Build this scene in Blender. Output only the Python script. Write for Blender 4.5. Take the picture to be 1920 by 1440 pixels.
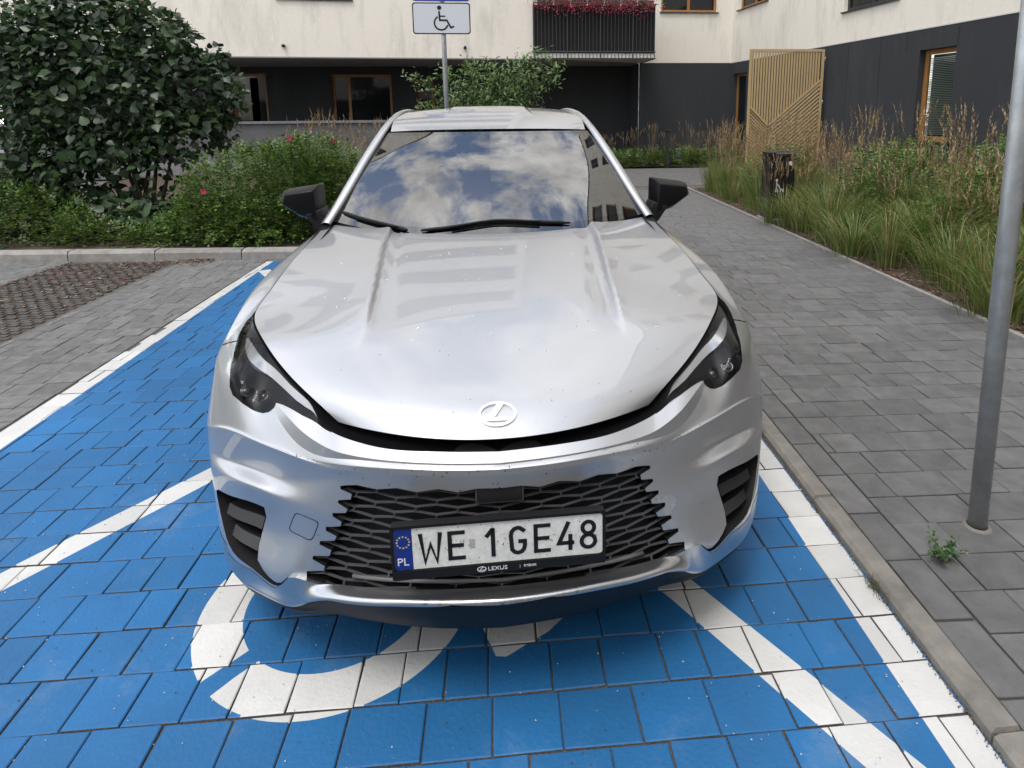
import bpy, bmesh, math, random
import numpy as np
from mathutils import Vector, Matrix
from mathutils.geometry import delaunay_2d_cdt
R = math.radians
random.seed(7); rng = np.random.default_rng(7)
for o in list(bpy.data.objects): bpy.data.objects.remove(o)
SC = bpy.context.scene
COL = SC.collection

# ------------------------------------------------------------------ camera
cd = bpy.data.cameras.new('camera'); cam = bpy.data.objects.new('camera', cd); COL.objects.link(cam)
SC.camera = cam
PITCH, ROLL, YAW = R(9.879), R(0.536), R(5.618)
fw = Vector((math.sin(YAW)*math.cos(PITCH), math.cos(YAW)*math.cos(PITCH), -math.sin(PITCH)))
r0 = Vector((math.cos(YAW), -math.sin(YAW), 0)); u0 = r0.cross(fw)
rt = math.cos(ROLL)*r0 - math.sin(ROLL)*u0; up = math.sin(ROLL)*r0 + math.cos(ROLL)*u0
m = Matrix((rt, up, -fw)).transposed().to_4x4(); m.translation = Vector((-0.003, -1.429, 1.619))
cam.matrix_world = m
cd.sensor_fit = 'HORIZONTAL'; cd.sensor_width = 36.0; cd.lens = 1154.92/1920*36
cd.shift_x = (960-1033.04)/1920; cd.shift_y = -(720-417.55)/1920
cd.clip_start = 0.05; cd.clip_end = 400
CAMP = np.array([-0.003, -1.429, 1.619])

# ------------------------------------------------------------------ world, sun, exposure
SUN_DIR = Vector((-0.24, -0.33, 0.91)).normalized()      # towards the sun
W = bpy.data.worlds.new('World'); SC.world = W; W.use_nodes = True
nt = W.node_tree; nt.nodes.clear()
def nd(t, typ, **kw):
    n = t.nodes.new(typ)
    for k, v in kw.items(): setattr(n, k, v)
    return n
out = nd(nt, 'ShaderNodeOutputWorld'); bg = nd(nt, 'ShaderNodeBackground'); bg.inputs[1].default_value = 0.078
sky = nd(nt, 'ShaderNodeTexSky', sky_type='NISHITA', sun_disc=False)
sky.sun_elevation = math.asin(SUN_DIR.z); sky.sun_rotation = math.atan2(SUN_DIR.x, SUN_DIR.y)
sky.air_density = 1.2; sky.dust_density = 2.0
tc = nd(nt, 'ShaderNodeTexCoord'); sep = nd(nt, 'ShaderNodeSeparateXYZ'); nt.links.new(tc.outputs['Generated'], sep.inputs[0])
zz = nd(nt, 'ShaderNodeMath', operation='ADD'); zz.inputs[1].default_value = 0.22; 
zm = nd(nt, 'ShaderNodeMath', operation='MAXIMUM'); zm.inputs[1].default_value = 0.0
nt.links.new(sep.outputs[2], zm.inputs[0]); nt.links.new(zm.outputs[0], zz.inputs[0])
cmb = nd(nt, 'ShaderNodeCombineXYZ')
for i in (0, 1):
    dv = nd(nt, 'ShaderNodeMath', operation='DIVIDE'); nt.links.new(sep.outputs[i], dv.inputs[0]); nt.links.new(zz.outputs[0], dv.inputs[1]); nt.links.new(dv.outputs[0], cmb.inputs[i])
mp = nd(nt, 'ShaderNodeMapping'); mp.inputs['Location'].default_value = (3.1, 1.7, 0.4); nt.links.new(cmb.outputs[0], mp.inputs[0])
n1 = nd(nt, 'ShaderNodeTexNoise'); n1.inputs['Scale'].default_value = 3.4; n1.inputs['Detail'].default_value = 9; n1.inputs['Roughness'].default_value = 0.62; n1.inputs['Distortion'].default_value = 0.25
nt.links.new(mp.outputs[0], n1.inputs['Vector'])
cr = nd(nt, 'ShaderNodeValToRGB'); cr.color_ramp.elements[0].position = 0.425; cr.color_ramp.elements[1].position = 0.555
nt.links.new(n1.outputs[0], cr.inputs[0])
n2 = nd(nt, 'ShaderNodeTexNoise'); n2.inputs['Scale'].default_value = 6; n2.inputs['Detail'].default_value = 6; nt.links.new(mp.outputs[0], n2.inputs['Vector'])
cc = nd(nt, 'ShaderNodeMapRange'); cc.inputs[1].default_value = .3; cc.inputs[2].default_value = .75; cc.inputs[3].default_value = 13; cc.inputs[4].default_value = 34
nt.links.new(n2.outputs[0], cc.inputs[0])
ccol = nd(nt, 'ShaderNodeVectorMath', operation='SCALE'); ccol.inputs[0].default_value = (1.0, 0.985, 0.965); nt.links.new(cc.outputs[0], ccol.inputs['Scale'])
skb = nd(nt, 'ShaderNodeVectorMath', operation='SCALE'); skb.inputs['Scale'].default_value = 3.4; nt.links.new(sky.outputs[0], skb.inputs[0])
mx = nd(nt, 'ShaderNodeMix', data_type='RGBA'); nt.links.new(cr.outputs[0], mx.inputs[0]); nt.links.new(skb.outputs[0], mx.inputs[6]); nt.links.new(ccol.outputs[0], mx.inputs[7])
nt.links.new(mx.outputs[2], bg.inputs[0]); nt.links.new(bg.outputs[0], out.inputs[0])

sl = bpy.data.lights.new('sun', 'SUN'); sl.energy = 1.5; sl.angle = R(18); sl.color = (1, 0.965, 0.91)
so = bpy.data.objects.new('sun', sl); COL.objects.link(so); so.rotation_euler = SUN_DIR.to_track_quat('Z', 'Y').to_euler(); so.location = (-6, -8, 18)

SC.view_settings.view_transform = 'Standard'; SC.view_settings.look = 'None'
SC.view_settings.exposure = 0.16; SC.view_settings.gamma = 1.0; SC.view_settings.use_curve_mapping = False
SC.render.engine = 'CYCLES'
SC.cycles.max_bounces = 8; SC.cycles.transparent_max_bounces = 12; SC.cycles.use_denoising = True
SC.cycles.sample_clamp_indirect = 6

# ------------------------------------------------------------------ materials
MATS = {}
def mat(name, col, rough=.6, metal=0., var=0.0, scale=8., bump=0., bscale=60., coat=0., spec=.5, detail=5, col2=None, obj_var=0.0, coatr=.03, alpha=None, ior=None):
    """principled material; var = brightness variation by noise, col2 = second colour mixed by noise"""
    if name in MATS: return MATS[name]
    M = bpy.data.materials.new(name); M.use_nodes = True; t = M.node_tree; b = t.nodes['Principled BSDF']
    b.inputs['Base Color'].default_value = (*col, 1); b.inputs['Roughness'].default_value = rough; b.inputs['Metallic'].default_value = metal
    b.inputs['Specular IOR Level'].default_value = spec
    b.inputs['Coat Weight'].default_value = coat; b.inputs['Coat Roughness'].default_value = coatr
    g = nd(t, 'ShaderNodeNewGeometry')
    src = None
    if var > 0 or col2 is not None:
        n = nd(t, 'ShaderNodeTexNoise'); n.inputs['Scale'].default_value = scale; n.inputs['Detail'].default_value = detail; n.inputs['Roughness'].default_value = .65
        t.links.new(g.outputs['Position'], n.inputs['Vector'])
        mr = nd(t, 'ShaderNodeMapRange'); mr.inputs[1].default_value = .3; mr.inputs[2].default_value = .7
        t.links.new(n.outputs[0], mr.inputs[0])
        mxx = nd(t, 'ShaderNodeMix', data_type='RGBA'); t.links.new(mr.outputs[0], mxx.inputs[0])
        c2 = col2 if col2 is not None else tuple(min(1, c*(1+var)) for c in col)
        c1 = col if col2 is not None else tuple(c*(1-var) for c in col)
        mxx.inputs[6].default_value = (*c1, 1); mxx.inputs[7].default_value = (*c2, 1)
        src = mxx.outputs[2]
    if obj_var > 0:
        oi = nd(t, 'ShaderNodeObjectInfo'); mr2 = nd(t, 'ShaderNodeMapRange'); mr2.inputs[3].default_value = 1-obj_var; mr2.inputs[4].default_value = 1+obj_var
        t.links.new(oi.outputs['Random'], mr2.inputs[0])
        vm = nd(t, 'ShaderNodeVectorMath', operation='SCALE'); t.links.new(mr2.outputs[0], vm.inputs['Scale'])
        if src: t.links.new(src, vm.inputs[0])
        else: vm.inputs[0].default_value = col
        src = vm.outputs[0]
    if src: t.links.new(src, b.inputs['Base Color'])
    if bump > 0:
        n = nd(t, 'ShaderNodeTexNoise'); n.inputs['Scale'].default_value = bscale; n.inputs['Detail'].default_value = 4
        t.links.new(g.outputs['Position'], n.inputs['Vector'])
        bp = nd(t, 'ShaderNodeBump'); bp.inputs['Strength'].default_value = bump; bp.inputs['Distance'].default_value = .004
        t.links.new(n.outputs[0], bp.inputs['Height']); t.links.new(bp.outputs[0], b.inputs['Normal'])
    MATS[name] = M
    return M
def glassmat(name, tint, ior=1.55, rough=0.0):
    M = bpy.data.materials.new(name); M.use_nodes = True; t = M.node_tree; t.nodes.clear()
    o = nd(t, 'ShaderNodeOutputMaterial'); a = nd(t, 'ShaderNodeBsdfTransparent'); a.inputs[0].default_value = (*tint, 1)
    g = nd(t, 'ShaderNodeBsdfGlossy'); g.inputs['Roughness'].default_value = rough
    f = nd(t, 'ShaderNodeFresnel'); f.inputs[0].default_value = ior
    x = nd(t, 'ShaderNodeMixShader'); t.links.new(f.outputs[0], x.inputs[0]); t.links.new(a.outputs[0], x.inputs[1]); t.links.new(g.outputs[0], x.inputs[2]); t.links.new(x.outputs[0], o.inputs[0])
    MATS[name] = M; return M

# ------------------------------------------------------------------ helpers
def mesh(name, V, F, mats=None, parent=None, smooth=False, mi=None, normals=None):
    me = bpy.data.meshes.new(name)
    me.from_pydata([tuple(map(float, v)) for v in V], [], [tuple(map(int, f)) for f in F])
    if mats is not None:
        for mm in (mats if isinstance(mats, (list, tuple)) else [mats]): me.materials.append(mm)
    if mi is not None: me.polygons.foreach_set('material_index', np.asarray(mi, dtype=np.int32))
    if smooth: me.polygons.foreach_set('use_smooth', np.ones(len(me.polygons), dtype=bool))
    me.update()
    if normals is not None:
        me.normals_split_custom_set_from_vertices([tuple(map(float, n)) for n in normals])
    o = bpy.data.objects.new(name, me); COL.objects.link(o)
    if parent: o.parent = parent; o.matrix_parent_inverse = wm(parent).inverted()
    return o
def wm(o):
    b = o.matrix_basis.copy()
    return b if o.parent is None else wm(o.parent) @ o.matrix_parent_inverse @ b
def tag(o, label=None, cat=None, group=None, kind=None):
    if label: o['label'] = label
    if cat: o['category'] = cat
    if group: o['group'] = group
    if kind: o['kind'] = kind
    return o
def empty(name, loc=(0, 0, 0), rz=0):
    o = bpy.data.objects.new(name, None); COL.objects.link(o); o.location = loc; o.rotation_euler = (0, 0, rz); o.empty_display_size = .1
    return o
class MB:
    """collects pieces of one mesh"""
    def __init__(s): s.V = []; s.F = []; s.M = []
    def add(s, V, F, mi=0):
        k = len(s.V); s.V += [tuple(v) for v in V]; s.F += [tuple(i+k for i in f) for f in F]; s.M += [mi]*len(F)
    def box(s, lo, hi, mi=0, b=0.0):
        x0, y0, z0 = lo; x1, y1, z1 = hi
        if b <= 0:
            V = [(x, y, z) for z in (z0, z1) for y in (y0, y1) for x in (x0, x1)]
            s.add(V, [(0, 2, 3, 1), (4, 5, 7, 6), (0, 1, 5, 4), (2, 6, 7, 3), (0, 4, 6, 2), (1, 3, 7, 5)], mi)
        else:
            def ring(z, d): return [(x0+d, y0+d, z), (x1-d, y0+d, z), (x1-d, y1-d, z), (x0+d, y1-d, z)]
            V = ring(z0, 0) + ring(z1-b, 0) + ring(z1, b)
            F = [(3, 2, 1, 0), (8, 9, 10, 11)]
            for k in (0, 4):
                for i in range(4): j = (i+1) % 4; F.append((k+i, k+j, k+4+j, k+4+i))
            s.add(V, F, mi)
    def bar(s, a, b, w, h, up=(0, 0, 1), mi=0):
        a = Vector(a); b = Vector(b); d = (b-a).normalized(); u = Vector(up); sd = d.cross(u)
        if sd.length < 1e-4: sd = d.cross(Vector((1, 0, 0)))
        sd.normalize(); u = sd.cross(d)
        V = []
        for p in (a, b):
            for i, j in ((-1, -1), (1, -1), (1, 1), (-1, 1)): V.append(p + sd*(w/2*i) + u*(h/2*j))
        s.add(V, [(3, 2, 1, 0), (4, 5, 6, 7), (0, 1, 5, 4), (1, 2, 6, 5), (2, 3, 7, 6), (3, 0, 4, 7)], mi)
    def tube(s, pts, rad, n=10, mi=0, cap=True, flat=1.0, upv=None):
        pts = [Vector(p) for p in pts]; k0 = len(s.V); V = []; F = []
        rad = rad if isinstance(rad, (list, tuple)) else [rad]*len(pts)
        prev = None
        for i, p in enumerate(pts):
            d = (pts[min(i+1, len(pts)-1)] - pts[max(i-1, 0)]).normalized()
            u = Vector(upv) if upv else (prev if prev else (Vector((0, 0, 1)) if abs(d.z) < .9 else Vector((1, 0, 0))))
            sd = d.cross(u).normalized(); u2 = sd.cross(d).normalized(); prev = u2
            for k in range(n):
                a = 2*math.pi*k/n; V.append(p + sd*(math.cos(a)*rad[i]) + u2*(math.sin(a)*rad[i]*flat))
        for i in range(len(pts)-1):
            for k in range(n):
                k2 = (k+1) % n; F.append((i*n+k, i*n+k2, (i+1)*n+k2, (i+1)*n+k))
        if cap: F.append(tuple(range(n-1, -1, -1))); F.append(tuple((len(pts)-1)*n+k for k in range(n)))
        s.add(V, F, mi)
    def lathe(s, prof, axis='Z', n=24, c=(0, 0, 0), mi=0):
        V = []; F = []
        for r, h in prof:
            for k in range(n):
                a = 2*math.pi*k/n; x, y = r*math.cos(a), r*math.sin(a)
                V.append((c[0]+x, c[1]+y, c[2]+h) if axis == 'Z' else ((c[0]+h, c[1]+x, c[2]+y) if axis == 'X' else (c[0]+x, c[1]+h, c[2]+y)))
        for i in range(len(prof)-1):
            for k in range(n):
                k2 = (k+1) % n; F.append((i*n+k, i*n+k2, (i+1)*n+k2, (i+1)*n+k))
        s.add(V, F, mi)
    def prism(s, poly, z0, z1, mi=0, fn=None):
        """polygon in xy extruded z0..z1; fn maps (x,y,z) to 3D"""
        n = len(poly); fn = fn or (lambda x, y, z: (x, y, z))
        tri = tess(poly)
        V = [fn(x, y, z0) for x, y in poly] + [fn(x, y, z1) for x, y in poly]
        F = [tuple(i+n for i in t) for t in tri] + [tuple(reversed(t)) for t in tri]
        ar = sum(poly[i][0]*poly[(i+1) % n][1]-poly[(i+1) % n][0]*poly[i][1] for i in range(n))
        for i in range(n):
            j = (i+1) % n; F.append((i, j, j+n, i+n) if ar > 0 else (j, i, i+n, j+n))
        s.add(V, F, mi)
    def build(s, name, mats, parent=None, smooth=False):
        return mesh(name, s.V, s.F, mats, parent, smooth, s.M)
def tess(poly):
    from mathutils.geometry import tessellate_polygon
    t = tessellate_polygon([[Vector((x, y, 0)) for x, y in poly]])
    o = []
    for a, b, c in t:
        (x0, y0), (x1, y1), (x2, y2) = poly[a], poly[b], poly[c]
        o.append((a, b, c) if (x1-x0)*(y2-y0)-(x2-x0)*(y1-y0) > 0 else (a, c, b))
    return o
def inpoly(x, y, P):
    """vectorised even-odd"""
    x = np.asarray(x); y = np.asarray(y); r = np.zeros(x.shape, bool); n = len(P)
    for i in range(n):
        x0, y0 = P[i]; x1, y1 = P[(i+1) % n]
        if y0 == y1: continue
        c = ((y0 > y) != (y1 > y)) & (x < (x1-x0)*(y-y0)/(y1-y0)+x0); r ^= c
    return r
def copy_tree(o, parent=None):
    c = o.copy(); COL.objects.link(c); c.parent = parent
    for ch in list(o.children): copy_tree(ch, c)
    return c
# ------------------------------------------------------------------ ground
M_bed = mat('joint grit', (.10, .092, .08), .95, var=.45, scale=120, bump=.6, bscale=250)
M_grey = mat('grey concrete paver', (.135, .135, .132), .9, var=.28, scale=14, bump=.35, bscale=220, obj_var=.16)
M_dgrey = mat('dark concrete paver', (.085, .085, .087), .9, var=.25, scale=14, bump=.35, bscale=220, obj_var=.14)
M_path = mat('path paver', (.115, .115, .114), .9, var=.22, scale=10, bump=.4, bscale=200, obj_var=.13)
def paintmat(name, col, dark, wear):
    M = bpy.data.materials.new(name); M.use_nodes = True; t = M.node_tree; b = t.nodes['Principled BSDF']
    g = nd(t, 'ShaderNodeNewGeometry')
    def noise(sc, dt=6, rg=.6):
        n = nd(t, 'ShaderNodeTexNoise'); n.inputs['Scale'].default_value = sc; n.inputs['Detail'].default_value = dt; n.inputs['Roughness'].default_value = rg
        t.links.new(g.outputs['Position'], n.inputs['Vector']); return n.outputs[0]
    def ramp(src, a, bb):
        m = nd(t, 'ShaderNodeMapRange'); m.inputs[1].default_value = a; m.inputs[2].default_value = bb; t.links.new(src, m.inputs[0]); return m.outputs[0]
    def mixc(f, c1, c2):
        m = nd(t, 'ShaderNodeMix', data_type='RGBA'); t.links.new(f, m.inputs[0])
        for i, c in ((6, c1), (7, c2)):
            if isinstance(c, tuple): m.inputs[i].default_value = (*c, 1)
            else: t.links.new(c, m.inputs[i])
        return m.outputs[2]
    c = mixc(ramp(noise(5), .3, .7), dark, col)
    c = mixc(ramp(noise(38, 8, .7), .25, .8), tuple(x*.86 for x in col), c)
    c = mixc(ramp(noise(1.6, 8, .75), .55, .74), c, tuple(.55*x+.45*w for x, w in zip(col, (.30, .34, .36))))     # dusty patches
    c = mixc(ramp(noise(90, 3), .74, .80), c, wear)
    c = mixc(ramp(noise(.9, 7, .65), .40, .72), tuple(x*.62 for x in col), c)      # tyre grime
    oi = nd(t, 'ShaderNodeObjectInfo'); mr = nd(t, 'ShaderNodeMapRange'); mr.inputs[3].default_value = .90; mr.inputs[4].default_value = 1.08; t.links.new(oi.outputs['Random'], mr.inputs[0])
    vm = nd(t, 'ShaderNodeVectorMath', operation='SCALE'); t.links.new(c, vm.inputs[0]); t.links.new(mr.outputs[0], vm.inputs['Scale']); t.links.new(vm.outputs[0], b.inputs['Base Color'])
    b.inputs['Roughness'].default_value = .62
    bp = nd(t, 'ShaderNodeBump'); bp.inputs['Strength'].default_value = .55; bp.inputs['Distance'].default_value = .004
    t.links.new(noise(70, 5, .6), bp.inputs['Height']); t.links.new(bp.outputs[0], b.inputs['Normal'])
    MATS[name] = M; return M
M_blue = paintmat('blue road paint', (.012, .160, .41), (.010, .130, .34), (.05, .10, .17))
M_white = paintmat('white road paint', (.76, .76, .74), (.58, .575, .56), (.30, .29, .27))
M_kerb = mat('concrete kerb', (.185, .175, .155), .92, var=.3, scale=9, bump=.6, bscale=160, obj_var=.08)
M_lkerb = mat('pale concrete kerb', (.26, .25, .235), .92, var=.25, scale=7, bump=.5, bscale=160, obj_var=.1)
M_soil = mat('bark mulch', (.045, .030, .021), .95, col2=(.10, .065, .045), scale=45, bump=1., bscale=90)
M_far = mat('courtyard paving', (.12, .12, .118), .9, var=.25, scale=6, bump=.3)

g = mesh('ground', [(-70, -70, -.06), (70, -70, -.06), (70, 70, -.06), (-70, 70, -.06)], [(0, 1, 2, 3)], M_far); tag(g, kind='structure')

TILT = -0.016
ct, st = math.cos(TILT), math.sin(TILT)
def rotp(x, y): return (x*ct - y*st, x*st + y*ct)
BAY = [(-2.575, -.45), (1.24, -.62), (1.55, 5.85), (-2.655, 5.75)]
def seg(a, b, w):
    d = np.array(b, float)-np.array(a, float); n = np.array([-d[1], d[0]])/np.hypot(*d)*w/2; a = np.array(a); b = np.array(b)
    return [tuple(a+n), tuple(b+n), tuple(b-n), tuple(a-n)]
def strip(pts, w):
    L = []; Rr = []
    for i, p in enumerate(pts):
        d = np.array(pts[min(i+1, len(pts)-1)], float)-np.array(pts[max(i-1, 0)], float); n = np.array([-d[1], d[0]])/np.hypot(*d)*w/2
        L.append(tuple(np.array(p)+n)); Rr.append(tuple(np.array(p)-n))
    return L+Rr[::-1]
def arc(cx, cy, ra, rb, a0, a1, cut0=None, cut1=None, n=36):
    A = [R(a0+(a1-a0)*i/n) for i in range(n+1)]
    return [(cx+ra*math.cos(a), cy+ra*math.sin(a)) for a in A] + [(cx+rb*math.cos(a), cy+rb*math.sin(a)) for a in reversed(A)]
WHITE = [
    [(-2.575, -.45), (-2.455, -.45), (-2.505, 5.75), (-2.655, 5.75)],
    [(1.10, -.62), (1.23, -.62), (1.55, 5.85), (1.42, 5.85)],
    strip([(-2.52, -.31), (-1.775, .70), (-1.335, 1.30), (1.30, 4.90)], .115),
    strip([(1.17, -.59), (.973, -.235), (.625, .392), (-2.46, 5.32)], .122),
    arc(-.55, .50, .447, .303, 100, 222.5), arc(-.55, .50, .447, .303, 230.5, 338),
    [(-.065, .315), (-.023, .2), (.009, .196), (.147, .277), (.191, .319), (.30, .42), (.2, .62), (-.1, .5)],
]
# square the stencil bridge: keep a straight slot through the ring
SLOT = seg((-.70, .345), (-.98, .06), .062)
def klass(x, y):
    """0 grey 1 blue 2 white"""
    k = np.where(inpoly(x, y, BAY), 1, 0)
    w = np.zeros(np.shape(x), bool)
    for i, P in enumerate(WHITE):
        a = inpoly(x, y, P)
        if i in (4, 5): a &= ~inpoly(x, y, SLOT)
        w |= a
    return np.where(w, 2, k)
def inp1(x, y, P):
    r = False; n = len(P); x1, y1 = P[n-1]
    for x0, y0 in P:
        if (y0 > y) != (y1 > y) and x < (x1-x0)*(y-y0)/(y1-y0)+x0: r = not r
        x1, y1 = x0, y0
    return r
WBB = [(min(p[0] for p in P), max(p[0] for p in P), min(p[1] for p in P), max(p[1] for p in P)) for P in WHITE]
def klass1(x, y):
    x = float(x); y = float(y)
    for i, P in enumerate(WHITE):
        a, b, c, d = WBB[i]
        if a <= x <= b and c <= y <= d and inp1(x, y, P) and not (i in (4, 5) and inp1(x, y, SLOT)): return 2
    return 1 if inp1(x, y, BAY) else 0
EDGES = []
for P in WHITE+[BAY, SLOT]:
    for i in range(len(P)): EDGES.append((P[i], P[(i+1) % len(P)]))
EA = np.array(EDGES)
def clipseg(a, b, x0, y0, x1, y1):
    t0, t1 = 0., 1.; dx, dy = b[0]-a[0], b[1]-a[1]
    for p, q in ((-dx, a[0]-x0), (dx, x1-a[0]), (-dy, a[1]-y0), (dy, y1-a[1])):
        if abs(p) < 1e-12:
            if q < 0: return None
        else:
            r = q/p
            if p < 0: t0 = max(t0, r)
            else: t1 = min(t1, r)
            if t0 > t1: return None
    return (a[0]+dx*t0, a[1]+dy*t0), (a[0]+dx*t1, a[1]+dy*t1)
def paver(x0, y0, x1, y1, painted=True, zj=.002, ch=.0032, zb=-.035, mi_plain=0):
    """one stone in its own grid frame: returns V, F, mi (local frame = rotated grid)"""
    j = lambda s: random.uniform(-s, s)
    c = [(x0+j(.0018), y0+j(.0018)), (x1+j(.0018), y0+j(.0018)), (x1+j(.0018), y1+j(.0018)), (x0+j(.0018), y1+j(.0018))]
    dz = j(zj); tx, ty = j(.006), j(.006); mxx, my = (x0+x1)/2, (y0+y1)/2
    top = lambda x, y: dz+(x-mxx)*tx+(y-my)*ty
    inn = [(px+(ch if i in (0, 3) else -ch), py+(ch if i in (0, 1) else -ch)) for i, (px, py) in enumerate(c)]
    V = []; F = []; MI = []
    if painted:
        bx0, by0, bx1, by1 = x0-.01, y0-.01, x1+.01, y1+.01
        # candidate paint edges, taken into the grid frame
        pts = [Vector(p) for p in inn]; ed = [(0, 1), (1, 2), (2, 3), (3, 0)]
        for a, b in LOCE:
            if max(a[0], b[0]) < bx0 or min(a[0], b[0]) > bx1 or max(a[1], b[1]) < by0 or min(a[1], b[1]) > by1: continue
            s = clipseg(a, b, bx0, by0, bx1, by1)
            if s and (abs(s[0][0]-s[1][0])+abs(s[0][1]-s[1][1])) > 1e-5:
                k = len(pts); pts += [Vector(s[0]), Vector(s[1])]; ed.append((k, k+1))
        if len(pts) == 4:
            cv, tri = inn, [(0, 1, 2, 3)]
        else:
            r = delaunay_2d_cdt(pts, ed, [], 0, 1e-6)
            cv = [(p.x, p.y) for p in r[0]]; tri = []
            A = np.array(cv)
            for t in r[2]:
                cx, cy = A[list(t)].mean(0)
                if inp1(cx, cy, inn): tri.append(tuple(t))
        for t in tri:
            cx, cy = np.mean([cv[i] for i in t], 0); wx, wy = rotp(cx, cy); MI.append(klass1(wx, wy))
        V += [(x, y, top(x, y)) for x, y in cv]; F += [tuple(t) for t in tri]
    else:
        V += [(x, y, top(x, y)) for x, y in inn]; F.append((0, 1, 2, 3)); MI.append(mi_plain)
    k = len(V); V += [(x, y, top(x, y)) for x, y in inn] + [(x, y, top(x, y)-ch*.8) for x, y in c] + [(x, y, zb) for x, y in c]
    if painted:
        wx, wy = rotp(mxx, my)
    multi = painted and len(set(MI)) > 1
    for i in range(4):
        jn = (i+1) % 4; ns = 14
        if not multi:
            F += [(k+4+i, k+4+jn, k+jn, k+i), (k+8+i, k+8+jn, k+4+jn, k+4+i)]; MI += [MI[0], 3 if painted else mi_plain]; continue
        A = [np.array(V[k+q]) for q in (i, jn, 4+i, 4+jn)]; k2 = len(V)
        for t in range(ns+1): V += [tuple(A[0]+(A[1]-A[0])*t/ns), tuple(A[2]+(A[3]-A[2])*t/ns)]
        for t in range(ns):
            if painted:
                e = A[0]+(A[1]-A[0])*(t+.5)/ns; q = klass1(*rotp(e[0], e[1])) if multi else MI[0]
            else: q = mi_plain
            F.append((k2+2*t+1, k2+2*t+3, k2+2*t+2, k2+2*t)); MI.append(q)
        F.append((k+8+i, k+8+jn, k+4+jn, k+4+i)); MI.append(3 if painted else mi_plain)
    return V, F, MI
LOCE = []
for a, b in EDGES:
    LOCE.append(((a[0]*ct+a[1]*st, -a[0]*st+a[1]*ct), (b[0]*ct+b[1]*st, -b[0]*st+b[1]*ct)))
def lay(parent, stones, mats, painted, limit=300, z=0, rot=TILT, name='paver', **kw):
    """stones: list of x0,y0,x1,y1 in the grid frame"""
    cc_, ss_ = math.cos(rot), math.sin(rot)
    def score(s):
        x, y = (s[0]+s[2])/2, (s[1]+s[3])/2; wx, wy = x*cc_-y*ss_, x*ss_+y*cc_
        dx, dy = wx-CAMP[0], wy-CAMP[1]; d = math.hypot(dx, dy); dep = dx*math.sin(YAW)+dy*math.cos(YAW)
        lat = (dx*math.cos(YAW)-dy*math.sin(YAW))/max(dep, .05)
        hid = (abs(wx) < .88 and .35 < wy < 4.9)
        return d + (100 if (dep < 1.02 or lat < -.95 or lat > .82) else 0) + (50 if hid else 0)
    stones = sorted(stones, key=score)
    for s in stones[:limit]:
        V, F, MI = paver(*s, painted=painted, **kw)
        cx, cy = (s[0]+s[2])/2, (s[1]+s[3])/2
        o = mesh(name, [(a-cx, b-cy, c) for a, b, c in V], F, mats, parent, mi=MI)
        o.location = (cx*cc_-cy*ss_, cx*ss_+cy*cc_, z); o.rotation_euler = (0, 0, rot)
    if len(stones) > limit:
        b = MB()
        for s in stones[limit:]:
            V, F, MI = paver(*s, painted=painted, **kw); k = len(b.V)
            b.V += [(a*cc_-bb*ss_, a*ss_+bb*cc_, c+z) for a, bb, c in V]; b.F += [tuple(i+k for i in f) for f in F]; b.M += MI
        o = b.build('pavers_beyond', mats, parent); tag(o, kind='stuff')
def rows(x0f, x1f, y0, y1, pitch, widths, gap=.0048):
    out_ = []; y = y0
    while y < y1-.02:
        xa, xb = x0f(y), x1f(y); x = xa - random.choice(widths)*random.random()
        while x < xb-.03:
            w = random.choice(widths); e = x+w
            if xb-e < .07: e = xb
            e = min(e, xb); s = max(x, xa)
            if e-s > .03: out_.append((s+gap/2, y+gap/2, e-gap/2, min(y+pitch, y1)-gap/2))
            x += w if e < xb else 99
        y += pitch
    return out_
MP = [M_grey, M_blue, M_white, M_bed]
WD = [.125, .155, .155, .155, .185, .21]
# joint bed sheet
bay = mesh('parking_bay', [(-2.72, -1.2, -.009), (1.34, -1.2, -.009), (1.62, 5.95, -.009), (-2.72, 5.95, -.009)], [(0, 1, 2, 3)], M_bed); tag(bay, kind='structure')
lay(bay, rows(lambda y: -2.64-.006*y, lambda y: 1.275+.054*(y), -1.115, 5.83, .1695, WD), MP, True)
gp = mesh('grey_paving', [(-9, -6, -.012), (-2.6, -6, -.012), (-2.6, 6.1, -.012), (-9, 6.4, -.012)], [(0, 1, 2, 3)], M_bed); tag(gp, kind='structure')
lay(gp, rows(lambda y: -3.66, lambda y: -2.65-.006*y, -.1, 5.88, .1695, WD) + rows(lambda y: -6.9, lambda y: -4.95, 2.5, 6.0, .1695, WD), [M_grey], False)
# honeycomb grass-grid strip
b = MB(); y = 1.2; k = 0
while y < 5.93:
    x = -4.93+(k % 2)*.05
    while x < -3.69:
        w = random.uniform(.066, .082); d = .048; z = random.uniform(-.006, .004)
        b.add([(x, y, z), (x+w, y-.008, z), (x+w, y+d-.008, z), (x, y+d, z), (x, y, -.02), (x+w, y-.008, -.02), (x+w, y+d-.008, -.02), (x, y+d, -.02)], [(0, 1, 2, 3), (0, 4, 5, 1), (1, 5, 6, 2), (2, 6, 7, 3), (3, 7, 4, 0)], 0)
        x += .1
    y += .064; k += 1
M_grid = mat('small grid blocks', (.105, .098, .09), .95, col2=(.045, .04, .035), scale=7, bump=.5, bscale=200)
hs = mesh('grid_paving', [(-4.95, 1.2, -.010), (-3.67, 1.2, -.010), (-3.67, 5.95, -.010), (-4.95, 6.03, -.010)], [(0, 1, 2, 3)], M_soil); tag(hs, kind='structure')
o = b.build('grid_block_field', [M_grid], hs); tag(o, kind='stuff')
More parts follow.
